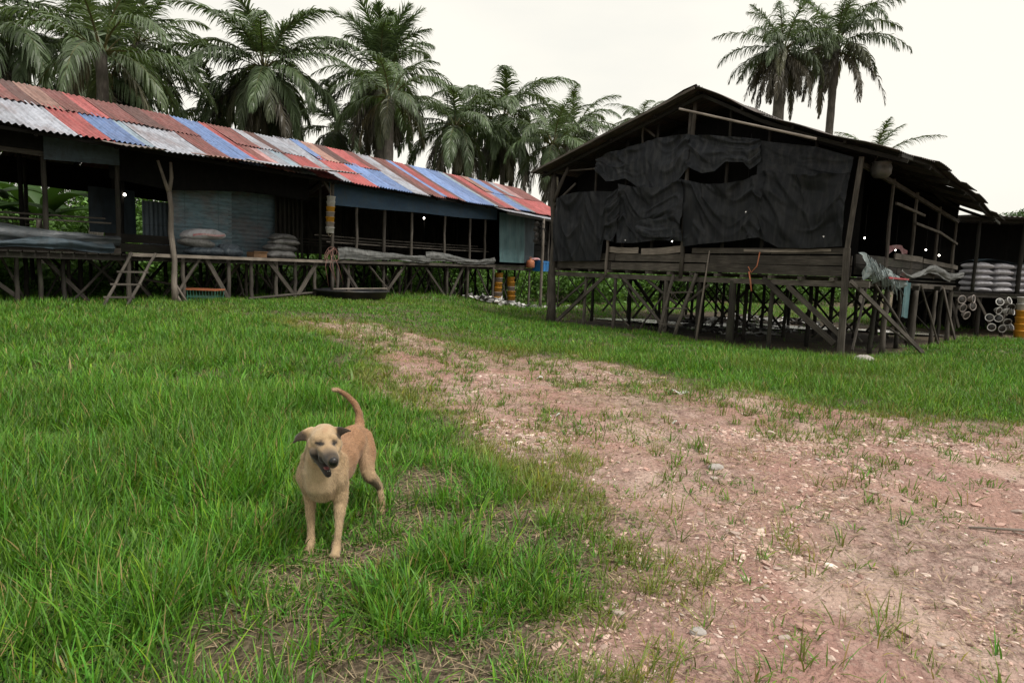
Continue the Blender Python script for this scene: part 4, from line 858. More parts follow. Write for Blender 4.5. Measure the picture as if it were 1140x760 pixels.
# bell drinkers: pale cups with dark mouths, tied in bunches
def drinker(c, r, d, label, group, mat='white_plastic'):
    d = Vector(d).normalized(); q = d.to_track_quat('Z', 'Y').to_matrix(); mb = MB()
    mb.lathe([(0, 0), (r * .45, .0), (r * .62, r * .3), (r * .95, r * 1.1), (r * 1.04, r * 1.15), (r * 1.0, r * 1.25), (r * .84, r * 1.2), (r * .70, r * .8), (0, r * .62)], c, 18, rnd.uniform(.9, 1.3), q)
    o = mb.build('drinker', M[mat], None, True); rebase(o, c); tag(o, label, 'poultry drinker', group)
    m2 = MB(); m2.lathe([(0, r * .70), (r * .60, r * .78), (r * .80, r * 1.12), (r * .79, r * 1.16), (0, r * 1.0)], c, 18, 1., q); m2.build('dark_mouth', M['black_plastic'], o, True); return o
GD = 'pale bell drinkers bunched under the sheds'
spots = [(1.0, .92, 0), (1.22, .96, 1), (1.38, .88, 2), (.92, .74, 3), (1.16, .72, 4), (1.34, .68, 5), (.82, .50, 6), (1.05, .48, 7), (1.28, .46, 8), (.9, .26, 9), (1.14, .24, 10), (1.34, .22, 11)]
pl = ['top left', 'top middle', 'top right', 'left of the second row', 'middle of the second row', 'right of the second row', 'left of the third row', 'middle of the third row', 'right of the third row', 'left of the lowest row', 'middle of the lowest row', 'right of the lowest row']
for (u, z, k) in spots: drinker(RF(u - .36, -.28 + rnd.uniform(-.05, .05), z), .105, (rnd.uniform(-.8, .8), -1, rnd.uniform(-.6, .5)), 'pale drinker, %s in the bunch beside the yellow pails' % pl[k], GD)
for (u, z, w_) in ((-.45, .98, 'upper left'), (-.2, 1.0, 'upper right'), (-.42, .78, 'middle left'), (-.16, .80, 'middle right'), (-.3, .60, 'lowest')): drinker(RF(u, -.3, z), .115, (rnd.uniform(-.9, .9), -1, rnd.uniform(-.5, .5)), 'pale drinker, %s of the small bunch hung by the store corner' % w_, GD, 'grey_plastic')
GK = 'black drinkers hung on the porch post'
for k in range(8): drinker(LF(17.0 + (.25 if k % 2 else -.22), -.95 + .03 * (k % 3), 3.1 - .21 * (k // 2)), .10, (rnd.uniform(-.6, .6), -1, -.2), 'black drinker hung %s of the porch post, %s from the top' % ('right' if k % 2 else 'left', ['first', 'second', 'third', 'fourth'][k // 2]), GK, 'black_plastic')

# deck clutter at the porch
def box(fr, a, b, z, la, lb_, h, mat, name, label, cat):
    c = fr(a, b, z); mb = MB(); e = .03
    pr = [(0, .0), (1, .0), (1, .06), (.94, .06), (.94, .80), (1.02, .80), (1.02, .9), (.98, .92), (.98, 1.), (0, 1.)]
    for z0, z1, s_ in ((0, .82, .95), (.82, .93, 1.02), (.93, 1., .97)):
        mb.beam(fr(a - la * s_ / 2, b, z + h * (z0 + z1) / 2), fr(a + la * s_ / 2, b, z + h * (z0 + z1) / 2), lb_ * s_, h * (z1 - z0) - .004, 1.)
    for k in range(5): mb.beam(fr(a - la * .4 + la * .2 * k, b - lb_ * .5, z + .04), fr(a - la * .4 + la * .2 * k, b - lb_ * .5, z + h * .78), .02, .02, 1.)
    o = mb.build(name, M[mat], None); rebase(o, c); return tag(o, label, cat)
box(LF, 18.55, -.28, 1.30, 1.1, .5, .42, 'blue_plastic', 'plastic_crate', 'bright blue plastic crate on the porch edge behind the pale post', 'crate')
mb = MB(); c = LF(17.55, -.25, 1.42); mb.lathe([(0, 0), (.15, 0), (.17, .05), (.17, .24), (.13, .30), (.05, .33), (.05, .37), (0, .38)], c, 18); o = mb.build('jerrycan', M['orange_plastic'], None, True); rebase(o, c); tag(o, 'squat orange plastic can left of the blue crate', 'can')
m2 = MB(); m2.tube([LF(17.47, -.25, 1.76), LF(17.5, -.25, 1.84), LF(17.6, -.25, 1.84), LF(17.63, -.25, 1.76)], .012, 6, 1.); m2.build('handle', M['orange_plastic'], o, True)
mb = MB(); pillow(mb, LF(17.95, -.2, 1.72), .5, .35, .12, rzL, 1., .03, 77); o = mb.build('rag', M['pinkcloth'], None, True); rebase(o, LF(17.95, -.2, 1.72)); tag(o, 'crumpled red and pink rag on top of the blue crate', 'rag')
# basket under the long shed
c = LF(3.65, -.35, gp(LF, 3.65, -.35)); mb = MB(); w = .4
for k in range(13): mb.beam(c + Vector((-w + .8 * k / 12, -.2, 0)), c + Vector((-w * 1.05 + .84 * k / 12, -.22, .3)), .018, .012, 1.); mb.beam(c + Vector((-w + .8 * k / 12, .2, 0)), c + Vector((-w * 1.05 + .84 * k / 12, .22, .3)), .018, .012, 1.)
for z in (.03, .15): 
    for y_ in (-.205, .205): mb.beam(c + Vector((-w, y_, z)), c + Vector((w, y_, z)), .012, .03, 1.)
o = mb.build('basket', M['green_plastic'], None); rebase(o, c); tag(o, 'low green slatted basket with an orange rim in the grass', 'basket')
m2 = MB(); 
for p, q in (((-w * 1.07, -.23), (w * 1.07, -.23)), ((-w * 1.07, .23), (w * 1.07, .23)), ((-w * 1.07, -.23), (-w * 1.07, .23)), ((w * 1.07, -.23), (w * 1.07, .23))): m2.beam(c + Vector((*p, .315)), c + Vector((*q, .315)), .03, .03, 1.)
m2.build('rim', M['orange_plastic'], o)
# black basin
c = LF(7.75, -.75, gp(LF, 7.75, -.75)); mb = MB(); mb.lathe([(0, .0), (.80, .0), (.90, .05), (.98, .22), (1.04, .23), (1.04, .26), (.95, .27), (.86, .08), (0, .06)], c, 40); o = mb.build('basin', M['black_plastic'], None, True); rebase(o, c); tag(o, 'wide shallow black basin on the grass below the hung pails', 'basin')
mb = MB(); mb.log(LF(6.9, -1.0, c.z + .3), LF(8.9, -.95, c.z + .30), .02, .018, .01, 4, 1.3); o = mb.build('pole', M['wood_light'], None, True); rebase(o, LF(7.8, -1, c.z + .28)); tag(o, 'thin pale pole laid across the black basin', 'pole')
# hose tangle
mb = MB(); r = random.Random(4)
for k in range(3):
    pts = [LF(7.25 + .35 * math.cos(t * 1.3 + k) * (.5 + .1 * k), -.42 - .05 * k, 1.62 + .16 * math.sin(t * 1.7 + k * 2) - .03 * k) for t in np.linspace(0, 4.6, 16)]; mb.tube(pts, .008, 6, 1.)
for k, (a, z) in enumerate(((7.1, .72), (7.35, .75), (7.55, .8), (7.25, .9))): mb.tube([LF(7.2 + .05 * k, -.45, 1.7), LF(a - .1, -.56, 1.25), LF(a + .05, -.52 - .03 * k, z)], .008, 6, 1.)
o = mb.build('hose', M['red_hose'], None, True); rebase(o, LF(7.2, -.4, 1.5)); tag(o, 'tangled faded red hose hanging off the deck above the basin', 'hose')
def tarp_roll(fr, a0, a1, b, zf, mat, label, seed, hgt=.34, out=.16, name='tarpaulin', side=False):
    r = random.Random(seed); n = int((a1 - a0) * 11); ph = [r.uniform(0, 6) for _ in range(5)]; mb = MB()
    def fn(i, j):
        a = a0 + (a1 - a0) * i; th = j * math.pi * 1.25 - .3; n1 = float(fbm(a * 1.7, j * 2.6, seed, 4)) - .47
        hh = hgt * (1 + .3 * math.sin(a * 1.3 + ph[0])); z = zf(a) + hh * (1 - j) + .03 * math.sin(a * 2.1 + ph[1]) + n1 * .16 * (.4 + out * 4); bb = b - out * math.sin(min(math.pi, th if th > 0 else 0)) - .04 - abs(n1) * .12 - .008 * math.sin(a * 7 + j * 3)
        return fr(a, bb, z) if not side else fr(bb, a, z)
    mb.grid(fn, n, 14, lambda i, j: (a0 + (a1 - a0) * i + seed, j * .8, 0), 1.); o = mb.build(name, M[mat], None, True); c = fr((a0 + a1) / 2, b, zf((a0 + a1) / 2)) if not side else fr(b, (a0 + a1) / 2, zf((a0 + a1) / 2)); rebase(o, c); return tag(o, label, 'tarpaulin', 'tarpaulins draped over deck edges')
tarp_roll(LF, -5, 2.05, -.08, lambda a: 1.50 + .015 * a, 'black_tarp', 'black blue plastic tarpaulin bunched along the left end deck edge', 51, .26, .04)
tarp_roll(LF, -3, 1.9, -.12, lambda a: 1.42, 'slate_tarp', 'lower slate tarpaulin fold below the bunched black one', 52, .16, .05)
tarp_roll(LF, 7.75, 11.6, -.12, lambda a: 1.48, 'grey_tarp', 'wrinkled grey tarpaulin over the deck edge left of the leaning trunk', 53, .26, .03)
tarp_roll(LF, 11.4, 15.2, -.12, lambda a: 1.50, 'grey_tarp', 'wrinkled grey tarpaulin over the deck edge ending at the teal curtain', 54, .24, .03)
tarp_roll(HF, 2.3, 7.3, -.08, lambda a: 1.56 - .09 * math.sin((a - 2.3) * 1.9) , 'grey_tarp', 'pale torn tarpaulin sagging along the side of the dark house', 55, .16, .05, side=True)
# frayed net bundle at the corner of the dark house
mb = MB()
def fn(i, j):
    a = -.05 + 2.5 * i; n = float(fbm(a * 4, j * 3, 5, 3)) - .47; return HF(-.12 - .1 * math.sin(j * 3.1) - .22 * n, a, 1.93 - .45 * i ** .8 - (.42 - .22 * i) * j + .05 * math.sin(a * 9 + j * 3))
mb.grid(fn, 46, 10, lambda i, j: (i * 1.2 + j * .9, j * 3, 0), 1.); 
for k in range(26):
    a = rnd.uniform(0, 2.4); zt = 1.9 - .2 * a; mb.tube([HF(-.2, a, zt), HF(-.24, a + rnd.uniform(0, .25), zt - .2), HF(-.26, a + rnd.uniform(.1, .5), zt - rnd.uniform(.3, .55))], .008, 4, rnd.uniform(.5, 1.2))
o = mb.build('netting', M['rag'], None, True); rebase(o, HF(-.1, .8, 1.6)); tag(o, 'frayed pale blue netting spilling from the corner of the dark house', 'netting')
mb = MB(); mb.grid(lambda i, j: HF(-.2 - .03 * math.sin(i * 7), 2.45 + .35 * i, 1.42 - .75 * j + .03 * math.sin(i * 5)), 8, 10, None, 1.); o = mb.build('rag', M['teal_tarp'], None, True); rebase(o, HF(-.2, 2.6, 1.3)); tag(o, 'teal and blue cloth rag hanging below the side rail', 'rag')
mb = MB(); mb.beam(HF(-.2, 1.25, 1.475), HF(-.2, 2.5, 1.46), .12, .035, 1.); o = mb.build('board', M['red_plastic'], None); rebase(o, HF(-.2, 1.9, 1.45)); tag(o, 'narrow red board under the frayed pale netting', 'board')
mb = MB(); mb.grid(lambda i, j: HF(.9 + .05 * math.sin(i * 9), 4.6 + 1.7 * i, 2.22 + .1 * math.sin(i * 3.1) - .16 * j * (1 + .4 * math.sin(i * 11))), 24, 6, None, 1.); o = mb.build('cloth', M['pinkcloth'], None, True); rebase(o, HF(.9, 5.4, 2.1)); tag(o, 'pink and white patterned cloth strung inside the dark house', 'cloth')
# pot hung under the eave
c = HF(-.22, .35, 3.28); mb = MB(); mb.lathe([(0, 0), (.12, .01), (.17, .08), (.18, .18), (.15, .26), (.17, .28), (.15, .29), (.1, .27)], c, 20); o = mb.build('pot', M['metal'], None, True); rebase(o, c); tag(o, 'dull round metal pot hung under the eave beside the corner post', 'pot')
m2 = MB(); m2.tube([c + Vector((-.16, 0, .27)), c + Vector((-.08, 0, .40)), c + Vector((.08, 0, .40)), c + Vector((.16, 0, .27))], .008, 6, 1.); m2.build('handle', M['metal'], o)
# string and orange knot
mb = MB(); mb.tube([HF(1.75, -.24, 1.9), HF(1.78, -.25, 1.62), HF(1.9, -.25, 1.48), HF(1.98, -.24, 1.6)], .012, 6, 1.); mb.tube([HF(1.95, -.25, 1.5), HF(1.9, -.25, 1.3), HF(1.86, -.26, 1.1)], .016, 6, 1.3); o = mb.build('cord_loop', M['orange_plastic'], None, True); rebase(o, HF(1.86, -.25, 1.4)); tag(o, 'looped orange cord hanging on the front planks of the dark house', 'cord')
# leaning poles and ladders
mb = MB(); mb.tube([HF(2.9, -.27, 1.92), HF(2.96, -.29, 1.2), HF(3.0, -.42, gp(HF, 3, -.42))], [.012, .02, .028], 6, 1.1); o = mb.build('leaning_pole', M['wood_light'], None, True); rebase(o, HF(3., -.42, gp(HF, 3, -.42))); tag(o, 'thin bent pole leaning on the front planks right of the ladder', 'pole')
def ladder(p0, q0, p1, q1, n, r, mat, label, t0=.1, t1=.85):
    root = empty('ladder', ((p1 + q1) / 2), label, 'ladder', 'home made wooden ladders')
    for (a, b) in ((p0, p1), (q0, q1)):
        mb = MB(); mb.log(b, a, r, r * .85, .012, 5, 1.1); mb.build('rail', M[mat], root, True)
    for k in range(n):
        t = t0 + (t1 - t0) * k / (n - 1); d = (q0 - p0).normalized() * .07; mb = MB(); mb.beam(p0.lerp(p1, t) - d - Vector((0, .03, 0)), q0.lerp(q1, t) + d - Vector((0, .03, 0)), .04, .035, 1.); mb.build('rung', M[mat], root)
zl_ = gp(HF, 3.6, -.5)
ladder(HF(3.86, -.17, 1.37), HF(3.26, -.17, 1.42), HF(3.92, -.55, zl_ - .03), HF(3.5, -.55, zl_ - .03), 3, .045, 'wood', 'rough ladder of crooked poles standing against the dark house front', .28, .78)
g1 = gp(LF, 1.6, -.95)
ladder(LF(2.15, -.38, 1.42), LF(2.55, -.55, 1.42), LF(1.35, -.85, g1 - .05), LF(1.7, -1.0, g1 - .05), 3, .032, 'wood', 'slanting wooden ladder up to the long shed deck left of the forked post', .35, .8)
# lamps
def lamp(p, top, label, r=.045):
    r *= .72
    root = empty('hanging_lamp', p, label, 'lamp', 'lit bulbs hanging in the dark sheds'); p = Vector(p); mb = MB()
    mb.lathe([(0, -r), (r * .7, -r * .75), (r, -.1 * r), (r * .8, r * .7), (r * .4, r * 1.2), (0, r * 1.3)], p, 14); mb.build('bulb', M['bulb'], root, True)
    mb = MB(); mb.lathe([(.018, r * 1.1), (.02, r * 1.2), (.02, r * 2.2), (0, r * 2.3)], p, 10); mb.build('socket', M['black_plastic'], root)
    mb = MB(); mb.tube([p + Vector((0, 0, r * 2.2)), Vector((p.x, p.y, top))], .005, 5, 1.); mb.build('cord', M['cord'], root)
lamp(LF(3.42, 2.5, 2.82), 4.4, 'lit bulb hanging in the long shed left of the forked post', .042); lamp(LF(14.25, 2.5, 3.14), 4.5, 'lit bulb glowing in the far shed below the blue curtain', .045)
lamp(HF(2.42, .3, 2.77), 4.4, 'lit bulb shining through the black net right of centre', .02); lamp(HF(.73, .35, 2.23), 3.8, 'lit bulb behind the net near the corner post', .018)
lamp(HF(5.75, .35, 2.2), 4.4, 'small bulb under the torn net at the left of the dark front', .018); lamp(HF(4.31, .35, 2.16), 4.8, 'small bulb just above the pale plank by the middle post', .018)
for q, nm in (((1.2, 3.94, 2.41), 'just right of the corner post'), ((.55, 6.5, 2.25), 'in the side opening under the slanting frame')): lamp(HF(*q), 3.2, 'lit bulb %s of the dark house' % nm, .026)
lamp(HF(.3, 6.75, 2.12), 3.2, 'lit bulb at the far end of the dark house side', .028); lamp(HF(1.0, 5.6, 2.2), 3.1, 'faint bulb deep inside the dark house beside the strung cloth', .02)
# litter, rock, twig
def scrap(x, y, s, label, mat='scrap', name='plastic_scrap', cat='scrap', seed=1):
    z = gzz(x, y) + .004; mb = MB(); mb.grid(lambda i, j: (x + (i - .5) * s, y + (j - .5) * s * .7, z + s * .22 * float(fbm(i * 3 + seed, j * 3, seed, 2)) + .02 * math.sin(i * 5 + seed)), 8, 6, None, 1.); o = mb.build(name, M[mat], None, True); rebase(o, (x, y, z)); tag(o, label, cat, 'pale scraps lying about')
scrap(2.0, 7.62, .17, 'crumpled white scrap at the grass edge of the dirt track', seed=2); scrap(.43, 6.07, .09, 'small white scrap in the middle of the dirt track', seed=3)
scrap(.36, 8.4, .11, 'white scrap at the far upper end of the pink dirt', seed=4); scrap(1.55, 6.0, .08, 'little pale scrap lying among tufts right of the centre', seed=5)
def rock(x, y, s, label, seed):
    r = random.Random(seed); mb = MB(); z = gzz(x, y)
    def fn(i, j):
        th = i * 2 * math.pi; ph = j * math.pi; n = .75 + .5 * float(fbm(math.cos(th) * 1.7 + 5 + seed, math.sin(th) * 1.7 + ph, seed, 3)); return (x + s * n * math.sin(ph) * math.cos(th), y + s * .7 * n * math.sin(ph) * math.sin(th), z + s * .55 * n * math.cos(ph) + s * .1)
    mb.grid(fn, 18, 10); o = mb.build('rock', M['stone'], None); rebase(o, (x, y, z)); tag(o, label, 'rock', 'loose rocks on the ground')
rock(6.05, 11.2, .2, 'pale rock in the grass at the foot of the corner post', 1); rock(.78, 2.45, .035, 'small dark pebble at the bottom of the dirt track', 2); rock(1.5, 4.6, .06, 'flat pale stone in the middle of the track', 3)
mb = MB(); zt = gzz(2.9, 3.6) + .012; mb.tube([(2.68, 3.66, zt), (2.9, 3.62, zt + .01), (3.1, 3.63, zt), (3.3, 3.58, zt + .01)], [.006, .008, .01, .009], 6, 1.4); mb.tube([(2.9, 3.62, zt), (2.97, 3.52, zt)], .004, 5, 1.3); o = mb.build('twig', M['wood_light'], None, True); rebase(o, (2.9, 3.6, zt)); tag(o, 'dry pale twig on the red earth at the right edge', 'twig')
mb = MB(); r_ = np.random.default_rng(9)
for k in range(420):
    a = r_.uniform(13.9, 19.4); b = r_.normal(-.55, .38) + (a - 15) * -.08; c = LF(a, b, 0); z = gzz(c.x, c.y) + .04 + abs(r_.normal(0, .05)) + .1 * max(0, 1 - abs(b + .6)); s = r_.uniform(.05, .17); q = Matrix.Rotation(r_.uniform(0, 6), 3, 'Z') @ Matrix.Rotation(r_.normal(0, .6), 3, 'X')
    vs = [Vector((c.x, c.y, z)) + q @ Vector(((i - 1) * s * r_.uniform(.6, 1.), (j - 1) * s * .6, r_.normal(0, .25) * s)) for j in range(3) for i in range(3)]
    mb.add(vs, [(0, 1, 4, 3), (1, 2, 5, 4), (3, 4, 7, 6), (4, 5, 8, 7)], None, float(r_.choice([.15, .3, .5, .8, 1.05])))
tag(mb.build('litter', M['scrap'], None), 'heap of white and grey plastic litter along the foot of the far shed', 'litter', kind='stuff')
mb = MB()
for k in range(240):
    a = r_.uniform(3.2, 7.2); b = r_.uniform(2.6, 9); c = HF(a, b, 0); z = gzz(c.x, c.y) + .03; s = r_.uniform(.05, .2); q = Matrix.Rotation(r_.uniform(0, 6), 3, 'Z') @ Matrix.Rotation(r_.normal(0, .3), 3, 'X')
    vs = [Vector((c.x, c.y, z)) + q @ Vector(((i - 1) * s, (j - 1) * s * .5, r_.normal(0, .2) * s)) for j in range(3) for i in range(3)]
    mb.add(vs, [(0, 1, 4, 3), (1, 2, 5, 4), (3, 4, 7, 6), (4, 5, 8, 7)], None, float(r_.choice([.1, .25, .5, 1.1])))
tag(mb.build('litter', M['scrap'], None), 'scattered pale refuse on the mud under the dark house', 'litter', kind='stuff')
# ------------------------------------------------------------------ palms
def frond(r, org, az, e0, L, droop, npair, col, leaf, hang, twist=0., shag=0., wl=.055):
    ns = 16; t = np.linspace(0, 1, ns + 1); el = e0 - droop * t ** 1.25
    el = np.maximum(el, -1.5); azs = az + twist * t ** 2
    dh = np.cos(el); d = np.stack([dh * np.cos(azs), dh * np.sin(azs), np.sin(el)], 1); P = np.concatenate([[org], org + np.cumsum(d[:-1] * L / ns, 0)])
    V = []; Fq = []; C = []
    w = .035 * (1 - t) + .006; side = np.stack([-np.sin(azs), np.cos(azs), np.zeros(ns + 1)], 1); upv = np.cross(side, d) * -1
    for s in (-1, 1): V.append(P + side * (w[:, None] * s))
    V.append(P - upv * w[:, None] * 1.0)
    RV = np.stack(V, 1).reshape(-1, 3); k = np.arange(ns)[:, None] * 3
    RF_ = np.concatenate([np.concatenate([k + a, k + b, k + 3 + b, k + 3 + a], 1) for a, b in ((0, 1), (1, 2), (2, 0))])
    RC = np.tile(np.array([.13, .12, .05]), (len(RV), 1))
    n = npair * 2; tt = np.repeat(np.linspace(.16, .995, npair), 2); sg = np.tile([-1., 1.], npair)
    q = tt * ns; i0 = np.minimum(q.astype(int), ns - 1); f = (q - i0)[:, None]
    p = P[i0] * (1 - f) + P[i0 + 1] * f; dd = d[i0]; ss = side[i0] * sg[:, None]; uu = upv[i0]
    ang = R(62) - R(38) * tt + r.normal(0, .08, n); lift = r.normal(.12, .12 + shag, n)
    dirn = dd * np.cos(ang)[:, None] + ss * np.sin(ang)[:, None] + uu * lift[:, None]; dirn /= np.linalg.norm(dirn, axis=1)[:, None]
    ll = leaf * (np.sin(np.pi * np.clip(tt * .86 + .12, 0, 1)) ** .55) * r.uniform(.82, 1.1, n)
    wv = np.cross(dirn, uu); wv /= np.linalg.norm(wv, axis=1)[:, None] + 1e-9; wv = wv + uu * r.normal(0, .35, n)[:, None]
    segs = 3; LV = []; pp = p.copy(); g = np.array([0, 0, -1.]); dcur = dirn
    for s_ in range(segs + 1):
        wd = wl * (1, 1.0, .75, .08)[s_] * .5 * r.uniform(.8, 1.2, n)
        LV.append(pp - wv * wd[:, None]); LV.append(pp + wv * wd[:, None])
        dcur = dcur + g * (hang * (.35 + .5 * s_) * r.uniform(.7, 1.3, n))[:, None]; dcur = dcur / np.linalg.norm(dcur, axis=1)[:, None]; pp = pp + dcur * (ll / segs)[:, None]
    LV = np.stack(LV, 1); LF_ = np.arange(n)[:, None, None] * 8 + (np.arange(segs) * 2)[None, :, None] + np.array([0, 1, 3, 2])[None, None]
    LC = np.repeat((col * r.uniform(.7, 1.35, n)[:, None])[:, None, :], 8, 1).reshape(-1, 3)
    return [(RV, RF_, RC), (LV.reshape(-1, 3), LF_.reshape(-1, 4), LC)]
def merge(L):
    V = []; F_ = []; C = []; o = 0
    for v, f, c in L: V.append(v); F_.append(f + o); C.append(c); o += len(v)
    return np.concatenate(V), np.concatenate(F_), np.concatenate(C)
def palm(x, y, zc, Lf, label, seed, nf=30, lean=(0, 0), skirt=0, up=0., r0=.16, shag=0., hang=.30, nuts=0, npair=46, lo=-.75, trunk_r=None, leafk=.24, tuft=None, name='coconut_palm'):
    npair = int(npair * 1.3); r = np.random.default_rng(seed); g = gzz(x + lean[0], y + lean[1]); root = empty(name, (x + lean[0], y + lean[1], g), label, 'palm tree', 'palms behind the sheds')
    mb = MB(); c = Vector((x, y, zc)); b = Vector((x + lean[0], y + lean[1], g - .1)); pts = []; rad = []; n = 26
    for i in range(n + 1):
        t = i / n; p = b.lerp(c, t) + Vector((-lean[0], -lean[1], 0)) * (.35 * math.sin(math.pi * t)); pts.append(p); rad.append((r0 * (1.25 - .35 * t) + .10 * max(0, .12 - t) / .12) * (1 + .05 * (i % 2)))
    mb.tube(pts, rad, 10, 1., .03); mb.build('trunk', M['bark'], root, True)
    L = []; org = np.array([x, y, zc])
    for k in range(nf):
        u = (k + .5) / nf; e0 = 1.42 - (1.42 - lo) * u ** .9 + r.normal(0, .08); az = k * 2.39996 + r.normal(0, .15)
        dr = (1.0 + .7 * (1 - abs(u - .35))) * r.uniform(.8, 1.15) - up * (1 - u); LL = Lf * (.78 + .3 * math.sin(math.pi * min(1, u * 1.1 + .12))) * r.uniform(.88, 1.08)
        age = max(0, u - .72) / .28; col = np.array([.074, .108, .050]) * (1.15 - .25 * u) * r.uniform(.8, 1.2) * (1 - age) + np.array([.12, .10, .065]) * age * r.uniform(.6, 1.1)
        L += frond(r, org + np.array([math.cos(az), math.sin(az), 0]) * .12, az, e0, LL, dr, npair, col, Lf * leafk * r.uniform(.9, 1.1), hang * 1.25 + .6 * u, r.normal(0, .3), shag, .0125 * Lf)
    if tuft is not None:                        # a second, upright bunch of young fronds
        for k in range(tuft):
            az = k * 2.4; L += frond(r, org + np.array([0, 0, .25]), az, 1.35 - .25 * r.random(), Lf * .85 * r.uniform(.8, 1.1), .7, npair, np.array([.09, .14, .06]) * r.uniform(.8, 1.2), Lf * leafk, .2, 0, .15, .011 * Lf)
    v, f, cc = merge(L); v = v - np.array(root.location)
    np_mesh('crown', v, f, M['leaf'], {'col': cc}, False, root)
    if skirt:
        L = []
        for k in range(skirt):
            az = k * 2.39996 + 1 + r.normal(0, .2); col = np.array([.10, .088, .066]) * r.uniform(.5, 1.2)
            L += frond(r, org + np.array([math.cos(az) * .15, math.sin(az) * .15, -.25 - .3 * r.random()]), az, -.35 - .6 * r.random(), Lf * r.uniform(.65, 1.), 1.1, npair - 8, col, Lf * leafk * .8, .9, 0, .2, .011 * Lf)
        v, f, cc = merge(L); np_mesh('dead_fronds', v - np.array(root.location), f, M['leaf'], {'col': cc}, False, root)
    if nuts:
        mb = MB(); rr = random.Random(seed)
        for k in range(nuts):
            a = rr.uniform(0, 6.28); q = c + Vector((math.cos(a) * rr.uniform(.2, .5), math.sin(a) * rr.uniform(.2, .5), -rr.uniform(.15, .75))); mb.lathe([(0, -.13), (.09, -.09), (.12, 0), (.09, .1), (0, .14)], q, 10, rr.uniform(.7, 1.2))
        mb.build('coconut_bunch', m_plain('coconut husk', (.22, .13, .06), .6), root, True)
    return root
palm(-20.8, 26.0, 9.6, 5.2, 'dark coconut palm cut off by the upper left corner', 1, 26, (.3, .3), 6, npair=50)
palm(-18.3, 29.5, 9.2, 4.9, 'dense coconut palm with drooping fronds above the left end of the striped roof', 2, 40, (.4, 0), 8, .3, lo=-.9, nuts=8, npair=52)
palm(-18.6, 33.0, 11.6, 4.0, 'taller palm with upright fronds rising behind the dense left one', 3, 24, (0, .6), 0, .5, npair=48, hang=.25)
palm(-12.5, 33.0, 10.6, 4.9, 'full round coconut palm with orange husks in its heart', 4, 38, (-.3, .4), 8, .45, lo=-1.0, nuts=18, npair=54)
palm(-7.4, 36.0, 11.2, 4.4, 'shaggy palm with an upright topknot and a thick skirt of hanging fronds', 5, 26, (.1, .2), 20, lo=-.9, npair=50, r0=.3, tuft=14, shag=.1, hang=.4)
palm(-4.4, 50.0, 11.8, 3.4, 'small pale palm far back left of the leaning fronded one', 6, 22, (.3, 0), 0, npair=38)
palm(-1.0, 42.0, 10.5, 5.2, 'coconut palm with long drooping fronds above the middle of the blue roof end', 7, 34, (.6, .3), 6, lo=-1.0, npair=52, hang=.4)
palm(3.9, 48.0, 11.3, 4.3, 'palm just left of the dark gable, its crown in a fan', 8, 30, (-.4, .2), 5, lo=-.9, npair=46)
palm(10.8, 60.0, 14.6, 3.6, 'distant palm whose tips peep over the left slope of the dark gable', 9, 22, (.2, 0), 0, npair=36)
palm(15.2, 40.0, 14.6, 3.8, 'tall oil palm right behind the ridge with ragged hanging dead fronds', 10, 32, (.1, .2), 22, .25, r0=.32, lo=-.5, npair=44, shag=.3, hang=.5, leafk=.22, name='oil_palm')
palm(19.2, 42.0, 15.8, 4.6, 'tall slim oil palm against the open sky with spreading arms', 11, 27, (.2, .2), 12, .2, r0=.22, lo=-.35, npair=44, shag=.3, hang=.5, leafk=.2, name='oil_palm')
palm(18.9, 36.0, 7.7, 3.0, 'low palm tip peeping over the right slope of the dark roof', 12, 18, (0, 0), 0, .4, npair=40)
palm(-10.2, 38.0, 8.8, 4.0, 'low palm in the gap between the full round and the shaggy one', 18, 24, (.2, 0), 5, lo=-1., npair=44)
palm(-15.6, 35.0, 8.8, 4.0, 'low palm in the gap left of the full round one', 19, 24, (.2, 0), 5, lo=-1., npair=44)
palm(-3.6, 38.0, 9.2, 4.2, 'drooping low palm left of the long fronded middle one', 15, 26, (.2, 0), 6, lo=-1., npair=44)
palm(-24.5, 30.0, 9.5, 4.4, 'palm standing outside to the left of the dense pair', 16, 24, (.2, 0), 6, lo=-1., npair=40)
palm(1.9, 38.0, 8.4, 3.8, 'low palm half hidden by the far end of the striped roof', 17, 24, (.2, 0), 6, lo=-1., npair=42)

# bare leaning trunks seen through the open sheds
for (a, b, z1, r_, ln, lab) in ((4.4, 7.0, 7.4, .17, .5, 'pale leaning palm seen through the left opening of the long shed'), (16.3, 7.0, 8.8, .2, .6, 'grey leaning palm seen through the far shed above the wrinkled tarpaulin')):
    p = LF(a, b, 0); q = LF(a + ln * 1.6, b + .4, 0); palm(q.x, q.y, z1, 3.4, lab, int(a * 10), 18, (p.x - q.x, p.y - q.y), 0, r0=r_, npair=38)

